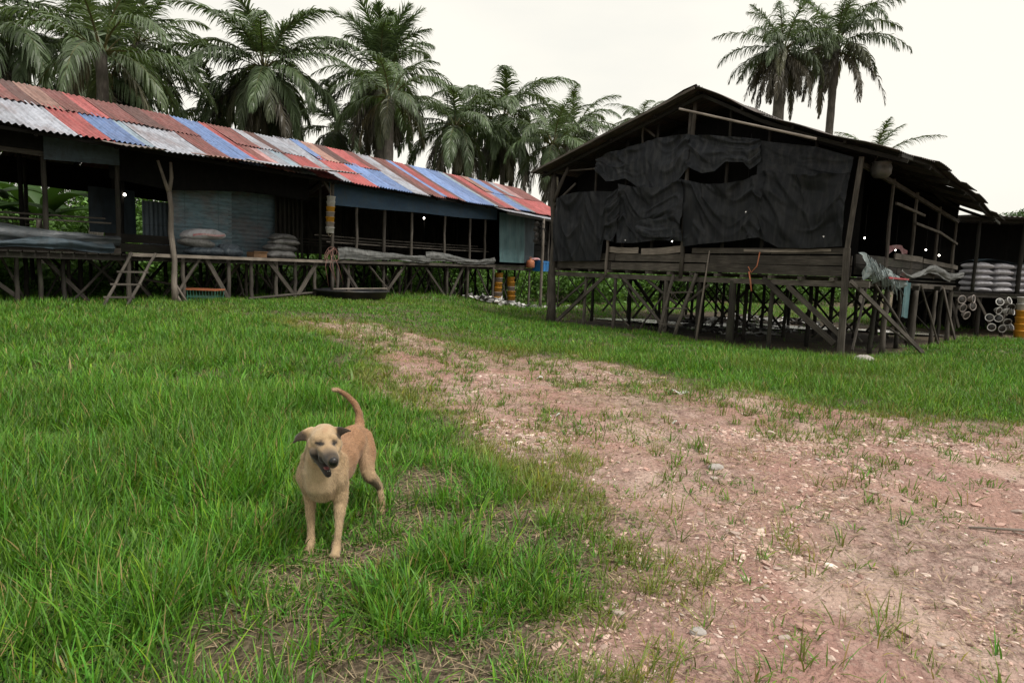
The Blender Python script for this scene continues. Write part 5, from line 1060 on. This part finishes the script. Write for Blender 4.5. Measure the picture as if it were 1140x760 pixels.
# ------------------------------------------------------------------ leafy undergrowth, banana plants, broadleaf tree
def leaves(c, s, col, seed, flat=.5):
    r = np.random.default_rng(seed); n = len(c); a = r.uniform(0, 6.283, n); e = r.normal(0, flat, n)
    d = np.stack([np.cos(a) * np.cos(e), np.sin(a) * np.cos(e), np.sin(e)], 1); w = np.stack([-np.sin(a), np.cos(a), r.normal(0, .5, n)], 1); w /= np.linalg.norm(w, axis=1)[:, None]
    g = np.array([0, 0, -1.]) * .25
    L = s[:, None]; V = np.stack([c, c + d * L * .5 - w * L * .28, c + (d + g) * L, c + d * L * .5 + w * L * .28], 1).reshape(-1, 3)
    return V, np.arange(n * 4).reshape(-1, 4), np.repeat(col, 4, 0)
def bushes(blobs, per, s0, s1, seed, base):
    r = np.random.default_rng(seed); C = []; S = []; K = []
    for (x, y, z, rx, rz_) in blobs:
        n = int(per * rx * rz_ * 2); d = r.normal(0, 1, (n, 3)); d /= np.linalg.norm(d, axis=1)[:, None]; rad = r.random(n) ** .45
        lump = .72 + .5 * fbm(d[:, 0] * 2.2 + x, d[:, 1] * 2.2 + d[:, 2] * 1.7 + y, seed, 3); p = d * (rad * lump)[:, None] * np.array([rx, rx, rz_]) + np.array([x, y, z])
        C.append(p); S.append(r.uniform(s0, s1, n)); K.append(np.array(base) * r.uniform(.5, 1.5, n)[:, None] * r.uniform(.75, 1.25))
    return leaves(np.concatenate(C), np.concatenate(S), np.concatenate(K), seed)
r = np.random.default_rng(3); bl = []
for k in range(75):
    a = r.uniform(-9, 24); b = r.uniform(6.2, 11.5); p = LF(a, b, 0); rr_ = r.uniform(.7, 1.5); h_ = r.uniform(.7, 1.9); bl.append((p.x, p.y, gz(p.x, p.y) + h_ * .55, rr_, h_))
for k in range(60):
    a = r.uniform(-5, 19); b = r.uniform(4.9, 6.4); p = LF(a, b, 0); bl.append((p.x, p.y, gz(p.x, p.y) + .25, r.uniform(.4, .8), r.uniform(.4, .8)))
for k in range(110):
    a = r.uniform(-12, 30); b = r.uniform(12, 19); p = LF(a, b, 0); h_ = r.uniform(1.6, 3.2); bl.append((p.x, p.y, gz(p.x, p.y) + h_ * .8, r.uniform(1.1, 1.9), h_))
for k in range(34): a = r.uniform(17, 40); b = r.uniform(.5, 13); p = LF(a, b, 0); bl.append((p.x, p.y, gz(p.x, p.y) + 1.2, r.uniform(1.0, 1.9), r.uniform(1.5, 2.4))) if not (a < 20.5 and b < 5.5) else None
for k in range(40): x = r.uniform(3, 45); y = r.uniform(33, 42) + .1 * x; bl.append((x, y, 1.0, r.uniform(1.2, 2.4), r.uniform(1.2, 2.2)))
v, f, c = bushes(bl, 520, .10, .26, 5, (.11, .21, .05)); tag(np_mesh('undergrowth', v, f, M['bush'], {'col': c}, False), 'dark green leafy undergrowth behind and beneath the stilt sheds', 'undergrowth', kind='stuff')
bl = []
for k in range(60):
    a = r.uniform(-5, 12); b = r.uniform(.9, 4.6); p = LF(a, b, 0); bl.append((p.x, p.y, gz(p.x, p.y) + .12, r.uniform(.2, .45), r.uniform(.2, .42)))
v, f, c = bushes(bl, 900, .05, .12, 6, (.07, .15, .03)); tag(np_mesh('weeds', v, f, M['bush'], {'col': c}, False), 'low leafy weeds growing between the stilts of the long shed', 'weeds', kind='stuff')
def banana(a, b, h, seed, label):
    r = np.random.default_rng(seed); p = LF(a, b, 0); g = gzz(p.x, p.y); root = empty('banana_plant', (p.x, p.y, g), label, 'banana plant', 'banana plants behind the long shed')
    mb = MB(); mb.tube([(p.x, p.y, g - .05), (p.x + .03, p.y, g + h * .3), (p.x, p.y, g + h * .6)], [.13, .11, .07], 10, 1.3); mb.build('stem', M['wood'], root, True)
    V = []; Fq = []; C = []; o = 0; ns = 12
    for k in range(9):
        az = k * 2.4 + r.normal(0, .2); e0 = 1.35 - .09 * k; L = h * .75 * r.uniform(.8, 1.1); P = np.array([p.x, p.y, g + h * .58]); t = np.linspace(0, 1, ns + 1)
        pts = []
        for i in range(ns + 1):
            el = e0 - 1.9 * t[i] ** 1.5; dv = np.array([math.cos(az) * math.cos(el), math.sin(az) * math.cos(el), math.sin(el)]); w = .26 * math.sin(math.pi * min(1, t[i] * .95 + .04)) ** .6 * (1 + r.normal(0, .08)) if t[i] > .1 else .02
            s_ = np.array([-math.sin(az), math.cos(az), 0]); pts.append((P - s_ * w - np.array([0, 0, w * .35]), P.copy(), P + s_ * w - np.array([0, 0, w * .35]))); P = P + dv * L / ns
        V.append(np.array(pts).reshape(-1, 3)); kk = np.arange(ns)[:, None] * 3 + o; Fq.append(np.concatenate([np.concatenate([kk + a_, kk + a_ + 1, kk + a_ + 4, kk + a_ + 3], 1) for a_ in (0, 1)])); o += (ns + 1) * 3
        C.append(np.tile(np.array([.045, .095, .025]) * r.uniform(.6, 1.3), ((ns + 1) * 3, 1)))
    np_mesh('crown', np.concatenate(V) - np.array(root.location), np.concatenate(Fq), M['bush'], {'col': np.concatenate(C)}, True, root)
banana(1.4, 6.0, 3.1, 1, 'bright banana plant seen through the left opening beside the pale trunk'); banana(3.1, 6.6, 3.3, 2, 'banana plant behind the long shed right of the pale trunk'); banana(-.4, 6.3, 2.9, 3, 'banana plant behind the left end of the long shed'); banana(-2.6, 6.6, 3.0, 4, 'banana plant far left behind the sheds beyond the tarpaulin')
# broadleaf tree at the right edge
def tree(x, y, h, rad, seed, label):
    g = gzz(x, y); root = empty('broadleaf_tree', (x, y, g), label, 'tree', 'broadleaf trees at the right'); mb = MB(); mb.tube([(x, y, g - .1), (x + .1, y, g + h * .35), (x, y, g + h * .6)], [.22, .17, .12], 9, 1.)
    rr = random.Random(seed); bl = []
    for k in range(9):
        a = k * 2.4; q = Vector((x + math.cos(a) * rad * rr.uniform(.3, .8), y + math.sin(a) * rad * rr.uniform(.3, .8), g + h * rr.uniform(.55, .95))); mb.tube([(x, y, g + h * .45), ((x + q.x) / 2, (y + q.y) / 2, g + h * .6), q], [.08, .05, .02], 6, 1.); bl.append((q.x, q.y, q.z, rad * rr.uniform(.3, .5), rad * rr.uniform(.28, .42)))
    mb.build('trunk', M['bark'], root, True); v, f, c = bushes(bl, 1100, .09, .2, seed, (.05, .10, .03)); np_mesh('crown', v - np.array(root.location), f, M['bush'], {'col': c}, False, root)
tree(27.4, 35.5, 5.4, 2.3, 3, 'leafy broadleaf tree rising over the store shed roof at the right edge'); tree(33, 38, 5.6, 2.6, 4, 'broadleaf tree outside to the right of the leafy one')
# ------------------------------------------------------------------ the dog
def build_dog():
    import bmesh
    from mathutils.bvhtree import BVHTree
    bm = bmesh.new()
    HC = Vector((-.862, 2.965, .60)); HO = Vector((.001, 0, -.019)); HS = Vector((1.12, 1.12, 1.04))
    def hx(p): return (Vector(p) - HC) * HS + HC + HO
    head = [False]
    def ball(p, r, sx=(1, 1, 1)):
        if head[0]: p = hx(p); r = r * 1.10
        Mx = Matrix.Translation(p) @ Matrix.Diagonal((r * sx[0], r * sx[1], r * sx[2], 1)); bmesh.ops.create_icosphere(bm, subdivisions=2, radius=1, matrix=Mx)
    def bone(pts, rad, st=.011, sx=(1, 1, 1)):
        for i in range(len(pts) - 1):
            a, b = Vector(pts[i]), Vector(pts[i + 1]); n = max(1, int((a - b).length / st))
            for k in range(n + 1):
                t = k / n; ball(a.lerp(b, t), rad[i] + (rad[i + 1] - rad[i]) * t, sx)
    G = {}
    # trunk: ribcage, loin, rump
    bone([(-.893, 3.08, .385), (-.888, 3.17, .375), (-.878, 3.28, .375), (-.868, 3.38, .395), (-.858, 3.50, .415), (-.853, 3.60, .415)], [.086, .108, .103, .082, .082, .072], .018, (1, 1, 1.12))
    bone([(-.893, 3.07, .35), (-.888, 3.15, .33), (-.88, 3.26, .325), (-.87, 3.36, .36)], [.070, .080, .070, .05], .018)
    # shoulders and chest front
    bone([(-.835, 3.13, .42), (-.825, 3.08, .36), (-.818, 3.10, .30)], [.058, .057, .042]); bone([(-.955, 3.13, .42), (-.965, 3.08, .36), (-.965, 3.11, .29)], [.058, .057, .042])
    bone([(-.892, 3.035, .40), (-.892, 3.04, .33), (-.892, 3.07, .28)], [.070, .062, .050], .011, (1.3, 1, .8))
    bone([(-.955, 3.10, .44), (-.93, 3.04, .38)], [.05, .05]); bone([(-.835, 3.10, .44), (-.85, 3.04, .38)], [.05, .05])
    # neck
    bone([(-.893, 3.10, .44), (-.885, 3.05, .49), (-.868, 2.995, .555)], [.095, .086, .070], .012)
    bone([(-.893, 3.04, .40), (-.88, 2.99, .48), (-.865, 2.965, .54)], [.078, .068, .056], .012)
    # head
    head[0] = True; ball((-.856, 2.968, .603), .066, (1, 1.05, .94)); ball((-.848, 2.935, .600), .058); ball((-.872, 2.942, .578), .050); ball((-.818, 2.945, .582), .046)
    bone([(-.838, 2.915, .580), (-.808, 2.868, .566), (-.783, 2.82, .553), (-.772, 2.797, .549)], [.044, .036, .029, .024], .007)
    bone([(-.818, 2.89, .594), (-.783, 2.81, .566)], [.022, .014], .006)
    ball((-.826, 2.868, .549), .026); ball((-.786, 2.868, .553), .022); ball((-.868, 2.905, .556), .030); ball((-.803, 2.91, .562), .028)
    for s_, c_ in ((1, (-.862, 2.905, .617)), (-1, (-.806, 2.912, .618))): ball(c_, .022)
    bone([(-.86, 2.925, .535), (-.832, 2.885, .507), (-.812, 2.855, .488), (-.803, 2.842, .482)], [.032, .022, .017, .015], .006)
    ball((-.872, 2.93, .53), .032)
    # ears
    def ear(a, b, tip, r):
        a, b, tip = Vector(a), Vector(b), Vector(tip)
        for i in range(9):
            for j in range(9 - i):
                u = i / 8; v = j / 8; p = a + (b - a) * v + (tip - a) * u; p = p + Vector((0, -.010 * math.sin(math.pi * u), .008 * math.sin(math.pi * u))); ball(p, r * (1 - .35 * u))
    ear((-.905, 2.957, .648), (-.917, 2.95, .606), (-.962, 2.925, .612), .0085)
    ear((-.925, 2.945, .636), (-.925, 2.94, .600), (-.966, 2.912, .592), .0075)
    ear((-.808, 2.968, .650), (-.797, 2.962, .610), (-.742, 2.95, .644), .0075)
    head[0] = False
    # front legs
    bone([(-.826, 3.11, .32), (-.810, 3.10, .235), (-.804, 3.06, .16), (-.803, 3.035, .10), (-.804, 3.02, .055)], [.056, .034, .0215, .0185, .018], .008)
    bone([(-.804, 3.015, .05), (-.803, 2.995, .024), (-.802, 2.972, .018)], [.021, .024, .020], .006)
    bone([(-.956, 3.12, .32), (-.964, 3.12, .235), (-.955, 3.09, .16), (-.946, 3.075, .10), (-.942, 3.06, .055)], [.056, .034, .0215, .0185, .018], .008)
    bone([(-.942, 3.055, .05), (-.940, 3.035, .024), (-.938, 3.012, .018)], [.021, .024, .020], .006)
    for cx, cy in ((-.803, 2.962), (-.940, 3.002)):
        for k in (-1.5, -.5, .5, 1.5): ball((cx + k * .0125, cy + abs(k) * .004, .014), .0105)
    # hind legs
    bone([(-.815, 3.60, .40), (-.790, 3.565, .335), (-.770, 3.51, .265), (-.758, 3.50, .235)], [.075, .070, .050, .038], .009, (.72, 1.1, 1))
    bone([(-.758, 3.50, .235), (-.738, 3.56, .185), (-.722, 3.60, .140)], [.036, .027, .020], .007)
    bone([(-.722, 3.605, .140), (-.706, 3.585, .08), (-.696, 3.565, .035)], [.020, .017, .018], .006); bone([(-.696, 3.56, .028), (-.692, 3.525, .018)], [.021, .019], .006)
    bone([(-.905, 3.60, .40), (-.915, 3.555, .335), (-.925, 3.50, .265), (-.928, 3.485, .235)], [.075, .068, .048, .036], .009, (.72, 1.1, 1))
    bone([(-.928, 3.485, .235), (-.935, 3.54, .185), (-.938, 3.59, .135)], [.034, .025, .019], .007)
    bone([(-.938, 3.59, .135), (-.938, 3.57, .08), (-.938, 3.55, .035)], [.019, .016, .018], .006); bone([(-.938, 3.545, .026), (-.938, 3.51, .018)], [.021, .019], .006)
    # tail
    bone([(-.853, 3.63, .44), (-.855, 3.685, .475), (-.866, 3.715, .53), (-.895, 3.73, .585), (-.94, 3.725, .632), (-.99, 3.71, .664), (-1.012, 3.70, .665)], [.036, .024, .0205, .0175, .015, .013, .010], .007)
    me = bpy.data.meshes.new('dog'); bm.to_mesh(me); bm.free(); ob = bpy.data.objects.new('dog', me); COL.objects.link(ob)
    md = ob.modifiers.new('r', 'REMESH'); md.mode = 'VOXEL'; md.voxel_size = .0048; md.use_smooth_shade = True
    ms = ob.modifiers.new('s', 'SMOOTH'); ms.factor = .5; ms.iterations = 7
    dg = bpy.context.evaluated_depsgraph_get(); me2 = bpy.data.meshes.new_from_object(ob.evaluated_get(dg)); ob.modifiers.clear(); ob.data = me2; me2.name = 'dog'
    me2.transform(Matrix.Translation((0, 0, 0)))
    nv = len(me2.vertices); co = np.empty(nv * 3, np.float32); me2.vertices.foreach_get('co', co); co = co.reshape(-1, 3).astype(float); no = np.empty(nv * 3, np.float32); me2.vertices.foreach_get('normal', no); no = no.reshape(-1, 3)
    x, y, z = co.T
    # fine muscle relief
    rel = (fbm(x * 13 + z * 8, y * 11 + z * 7, 3, 3) - .44) * .013 * sst(2.98, 3.08, y); co += no * rel[:, None]; x, y, z = co.T
    def near(p, r0, r1, s=(1, 1, 1)): return sst(r1, r0, np.sqrt(((x - p[0]) / s[0]) ** 2 + ((y - p[1]) / s[1]) ** 2 + ((z - p[2]) / s[2]) ** 2))
    tan = np.array([.42, .29, .165]); red = np.array([.33, .17, .09]); pale = np.array([.54, .41, .27]); dark = np.array([.008, .007, .0065]); grey = np.array([.10, .078, .06])
    n = fbm(x * 30, y * 18 + z * 22, 7, 3)[:, None]
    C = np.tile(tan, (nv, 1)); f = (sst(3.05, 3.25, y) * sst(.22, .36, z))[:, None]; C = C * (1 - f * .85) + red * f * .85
    hm = ((y < 3.0) & (z > .44))[:, None]; hc = np.where(hm, (co - np.array(HC + HO)) / np.array(HS) + np.array(HC), co); x, y, z = hc.T
    def lay(c, m, k=1.):
        nonlocal C; m = (np.clip(m, 0, 1) * k)[:, None]; C = C * (1 - m) + c * m
    def seg(a, b, r0, r1, W=None):
        a = np.array(a); b = np.array(b); ab = b - a; tt = np.clip(((hc - a) @ ab) / (ab @ ab), 0, 1); return sst(r1, r0, np.linalg.norm(hc - a - tt[:, None] * ab, axis=1))
    seg_ = seg
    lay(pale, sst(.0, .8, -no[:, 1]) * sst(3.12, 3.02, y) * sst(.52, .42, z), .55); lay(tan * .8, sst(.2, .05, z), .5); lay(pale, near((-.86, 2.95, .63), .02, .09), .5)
    lay(pale * .9, near((-.70, 3.56, .15), .02, .09), .35); lay(red, near((-.838, 2.93, .655), .008, .035, (.6, 1.4, 1)), .5)
    lay(red * .75, seg_((-.86, 3.12, .52), (-.85, 3.62, .50), .015, .06), .5); lay(pale, seg_((-.80, 3.52, .42), (-.76, 3.48, .26), .01, .05), .35); lay(red * .55, seg_((-.80, 3.44, .42), (-.79, 3.46, .30), .005, .035), .35); lay(red * .6, seg_((-.80, 3.17, .42), (-.79, 3.20, .28), .005, .03), .3)
    lay(grey, near((-.866, 2.885, .556), .012, .045), .8); lay(grey, near((-.795, 2.83, .57), .015, .05), .75)
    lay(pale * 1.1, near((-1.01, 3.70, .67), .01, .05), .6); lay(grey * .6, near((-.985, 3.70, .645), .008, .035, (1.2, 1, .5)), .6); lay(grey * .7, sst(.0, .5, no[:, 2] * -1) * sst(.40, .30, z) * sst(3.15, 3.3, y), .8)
    # dark muzzle, lips, eyelids, ears
    ax = Vector((.42, -.89, -.18)).normalized(); v = hc - np.array([-.808, 2.868, .560]); al = v @ np.array(ax); below = sst(.008, -.012, z - (.560 - al * .25 - .004)); 
    lay(grey * .7, seg((-.876, 2.890, .550), (-.80, 2.81, .548), .020, .038), .8); lay(dark, seg((-.880, 2.890, .541), (-.795, 2.80, .538), .013, .022), .98); lay(dark, seg((-.862, 2.885, .515), (-.803, 2.838, .478), .02, .034), .95)
    lay(dark, below * sst(-.042, -.012, al) * sst(2.96, 2.93, y) * sst(.44, .46, z), .96); lay(dark, sst(.022, .06, al), .88); lay(dark, near((-.862, 2.905, .540), .008, .028, (1.3, 1.2, .8)), .85)
    lay(dark * 1.6, near((-.96, 2.935, .612), .03, .052, (1.15, 1, 1)) * sst(-.904, -.914, x), .95); lay(grey * .7, near((-.975, 2.905, .590), .018, .04), .6)
    lay(dark * 1.2, sst(-.806, -.794, x) * sst(2.93, 2.94, y) * sst(2.99, 2.97, y) * sst(.60, .612, z), .95)
    bvh = BVHTree.FromPolygons([Vector(c) for c in co], [tuple(p.vertices) for p in me2.polygons])
    eyes = []
    for q in ((-.845, 2.87, .606), (-.787, 2.87, .608)):
        cam = Vector((0, 0, 1.4)); left = q[0] < -.82; q = hx(q); d = (q - cam).normalized(); h, nn, _, _ = bvh.ray_cast(cam, d)
        if h is None: h = q; nn = Vector((0, -1, 0))
        eyes.append((h, nn)); k_ = Vector([(h[i] - HC[i] - HO[i]) / HS[i] + HC[i] for i in range(3)]); sg_ = -1 if left else 1
        lay(grey, near(k_, .012, .026, (1.3, 1.4, .8)), .55); lay(dark, near(k_, .010, .0145, (2.0, 1.8, .58)), 1.); lay(dark, near(k_ + Vector((.012 * sg_, .002, .001)), .005, .011, (1.6, 2., .45)), .9); lay(dark, near(k_ + Vector((-.008 * sg_, -.004, -.005)), .004, .010), .85); lay(dark * 3, near(k_ + Vector((-.003 * sg_, 0, .013)), .004, .010), .75)
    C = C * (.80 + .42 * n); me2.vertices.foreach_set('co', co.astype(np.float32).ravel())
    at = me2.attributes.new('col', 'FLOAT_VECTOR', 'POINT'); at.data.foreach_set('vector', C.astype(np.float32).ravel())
    t = NT('short tan coat'); c = t.attr('col').outputs['Color']; tc = t.n('ShaderNodeTexCoord').outputs['Object']; fn = t.noise(tc, 260, 3, .7, (1, .5, .5)); c = t.mix(t.ramp(fn, [(.35, .22), (.6, 0.)]), c, (.12, .08, .05)); b = t.bsdf(c, .75, .18); t.bump(b, fn, .35, .002); b.inputs['Sheen Weight'].default_value = .25
    me2.materials.clear(); me2.materials.append(t.m); me2.update()
    base = Vector((-.86, 3.3, 0)); 
    rebase(ob, base); tag(ob, 'lean tan short haired dog standing in the grass with open dark muzzle and raised tail', 'dog')
    # short fur strands that break the outline
    r = np.random.default_rng(8); me2.calc_loop_triangles(); tr = np.empty(len(me2.loop_triangles) * 3, np.int32); me2.loop_triangles.foreach_get('vertices', tr); tr = tr.reshape(-1, 3)
    A, B, D = co[tr[:, 0]], co[tr[:, 1]], co[tr[:, 2]]; area = np.linalg.norm(np.cross(B - A, D - A), axis=1); k = r.choice(len(tr), 90000, p=area / area.sum()); u = r.random((90000, 1)); w = r.random((90000, 1)); s = (u + w) > 1; u = np.where(s, 1 - u, u); w = np.where(s, 1 - w, w)
    P = A[k] + (B[k] - A[k]) * u + (D[k] - A[k]) * w; Nn = no[tr[k, 0]]; Cc = C[tr[k, 0]] * r.uniform(.55, 1.5, (90000, 1))
    flow = np.tile(np.array([0, .75, -.65]), (90000, 1)); flow[P[:, 2] < .25] = (0, .1, -1); fr2 = P[:, 1] < 3.1; flow[fr2 & (P[:, 2] > .25)] = (0, .2, -1); tl = (P[:, 1] > 3.69); flow[tl] = (-.5, 0, .8)
    flow = flow - Nn * (flow * Nn).sum(1)[:, None]; flow /= np.linalg.norm(flow, axis=1)[:, None] + 1e-6; dr = flow + Nn * r.uniform(.12, .42, (90000, 1)) + r.normal(0, .12, (90000, 3)); dr /= np.linalg.norm(dr, axis=1)[:, None]
    head = P[:, 1] < 3.0; ln = np.where(head, .0025, .013) * r.uniform(.6, 1.3, 90000); sd = np.cross(dr, Nn); sd /= np.linalg.norm(sd, axis=1)[:, None] + 1e-6
    wd = .0008; V_ = np.stack([P - sd * wd, P + sd * wd, P + dr * ln[:, None]], 1).reshape(-1, 3) - np.array(base)
    np_mesh('fur', V_, np.arange(270000).reshape(-1, 3), t.m, {'col': np.repeat(Cc, 3, 0)}, False, ob, 3)
    # nose, tongue, eyes
    mb = MB(); q = Vector((.40, -.90, -.05)).to_track_quat('Z', 'Y').to_matrix(); nc = hx((-.7655, 2.782, .558)); mb.lathe([(0, -.016), (.016, -.011), (.021, -.001), (.017, .010), (.008, .0145), (0, .015)], nc, 16, 1., q); nose = mb.build('nose', m_plain('wet black nose', (.007, .007, .008), .35, .4, .2, 0, 200), ob, True)
    for s_ in (-1, 1): m2 = MB(); m2.lathe([(0, 0), (.0035, .0008), (0, .0025)], nc + q @ Vector((.0062 * s_, .001, .0125)), 10, 1., q); m2.build('nostril', M['black_plastic'], nose, True)
    mb = MB(); pillow(mb, hx((-.814, 2.854, .500)), .046, .024, .010, R(-62), 1., .0, 3); mb.build('tongue', m_plain('tongue', (.17, .05, .05), .4, .5, .2, 0, 90), ob, True)
    for h, nn in eyes:
        mb = MB(); mb.lathe([(0, -.006), (.005, -.004), (.0062, 0), (.005, .004), (0, .006)], h - nn * .0035, 12); mb.build('eye', m_plain('dark eye', (.006, .005, .004), .4, .3, .2, 0, 90), ob, True)
    mb = MB()
    for k in (-1, 0, 1): mb.lathe([(0, -.001), (.0028, 0), (.0012, .006), (0, .009)], hx((-.803 + k * .006, 2.838 + abs(k) * .004, .492)), 8, 1.)
    mb.build('teeth', M['white_plastic'], ob, True)
    return ob
dog = build_dog()
dog.location.z += gzz(-.86, 3.2)

# ------------------------------------------------------------------ camera
cd = bpy.data.cameras.new('camera'); cam = bpy.data.objects.new('camera', cd); COL.objects.link(cam); SC.camera = cam
cd.sensor_width = 36; cd.lens = 36 * 730 / 1140; cd.clip_start = .05; cd.clip_end = 2000
p, a = R(6.4), R(2.1); f = Vector((0, math.cos(p), -math.sin(p))); r0 = Vector((1, 0, 0)); u0 = Vector((0, math.sin(p), math.cos(p)))
rt = r0 * math.cos(a) + u0 * math.sin(a); up = u0 * math.cos(a) - r0 * math.sin(a)
cam.matrix_world = Matrix(((rt.x, up.x, -f.x, 0), (rt.y, up.y, -f.y, 0), (rt.z, up.z, -f.z, 1.4), (0, 0, 0, 1)))

# ------------------------------------------------------------------ light: thin bright overcast
el, az_ = R(60), R(122)
w = bpy.data.worlds.new('World'); SC.world = w; w.use_nodes = True; nt = w.node_tree; nt.nodes.clear()
N_ = lambda t: nt.nodes.new(t)
sky = N_('ShaderNodeTexSky'); sky.sky_type = 'NISHITA'; sky.sun_disc = False; sky.sun_elevation = el; sky.sun_rotation = az_; sky.air_density = 1.; sky.dust_density = 4
tc = N_('ShaderNodeTexCoord'); mp = N_('ShaderNodeMapping'); mp.inputs['Scale'].default_value = (1, 1, 3.2); no = N_('ShaderNodeTexNoise'); no.inputs['Scale'].default_value = 1.5; no.inputs['Detail'].default_value = 5
nt.links.new(tc.outputs['Generated'], mp.inputs[0]); nt.links.new(mp.outputs[0], no.inputs['Vector'])
cr = N_('ShaderNodeValToRGB'); cr.color_ramp.elements[0].position = .30; cr.color_ramp.elements[0].color = (7.6, 7.6, 7.1, 1); cr.color_ramp.elements[1].position = .58; cr.color_ramp.elements[1].color = (9.3, 8.95, 8.0, 1); nt.links.new(no.outputs['Fac'], cr.inputs[0])
mx = N_('ShaderNodeMix'); mx.data_type = 'RGBA'; mx.inputs[0].default_value = .93; nt.links.new(sky.outputs[0], mx.inputs[6]); nt.links.new(cr.outputs[0], mx.inputs[7])
bg = N_('ShaderNodeBackground'); bg.inputs[1].default_value = .085; nt.links.new(mx.outputs[2], bg.inputs[0]); ow = N_('ShaderNodeOutputWorld'); nt.links.new(bg.outputs[0], ow.inputs[0])
ld = bpy.data.lights.new('sun', 'SUN'); ld.energy = 2.4; ld.angle = R(16); ld.color = (1, .96, .88); lo = bpy.data.objects.new('sun', ld); COL.objects.link(lo)
sd = Vector((math.sin(az_) * math.cos(el), math.cos(az_) * math.cos(el), math.sin(el))); lo.rotation_euler = sd.to_track_quat('Z', 'Y').to_euler(); lo.location = (0, 0, 30)
vs_ = SC.view_settings; vs_.view_transform = 'Standard'; vs_.look = 'None'; vs_.exposure = .48; vs_.gamma = 1; vs_.use_curve_mapping = False
SC.cycles.max_bounces = 6; SC.cycles.diffuse_bounces = 3; SC.cycles.transparent_max_bounces = 12; SC.cycles.use_denoising = True; SC.cycles.use_adaptive_sampling = True
SC.cycles.sample_clamp_indirect = 4
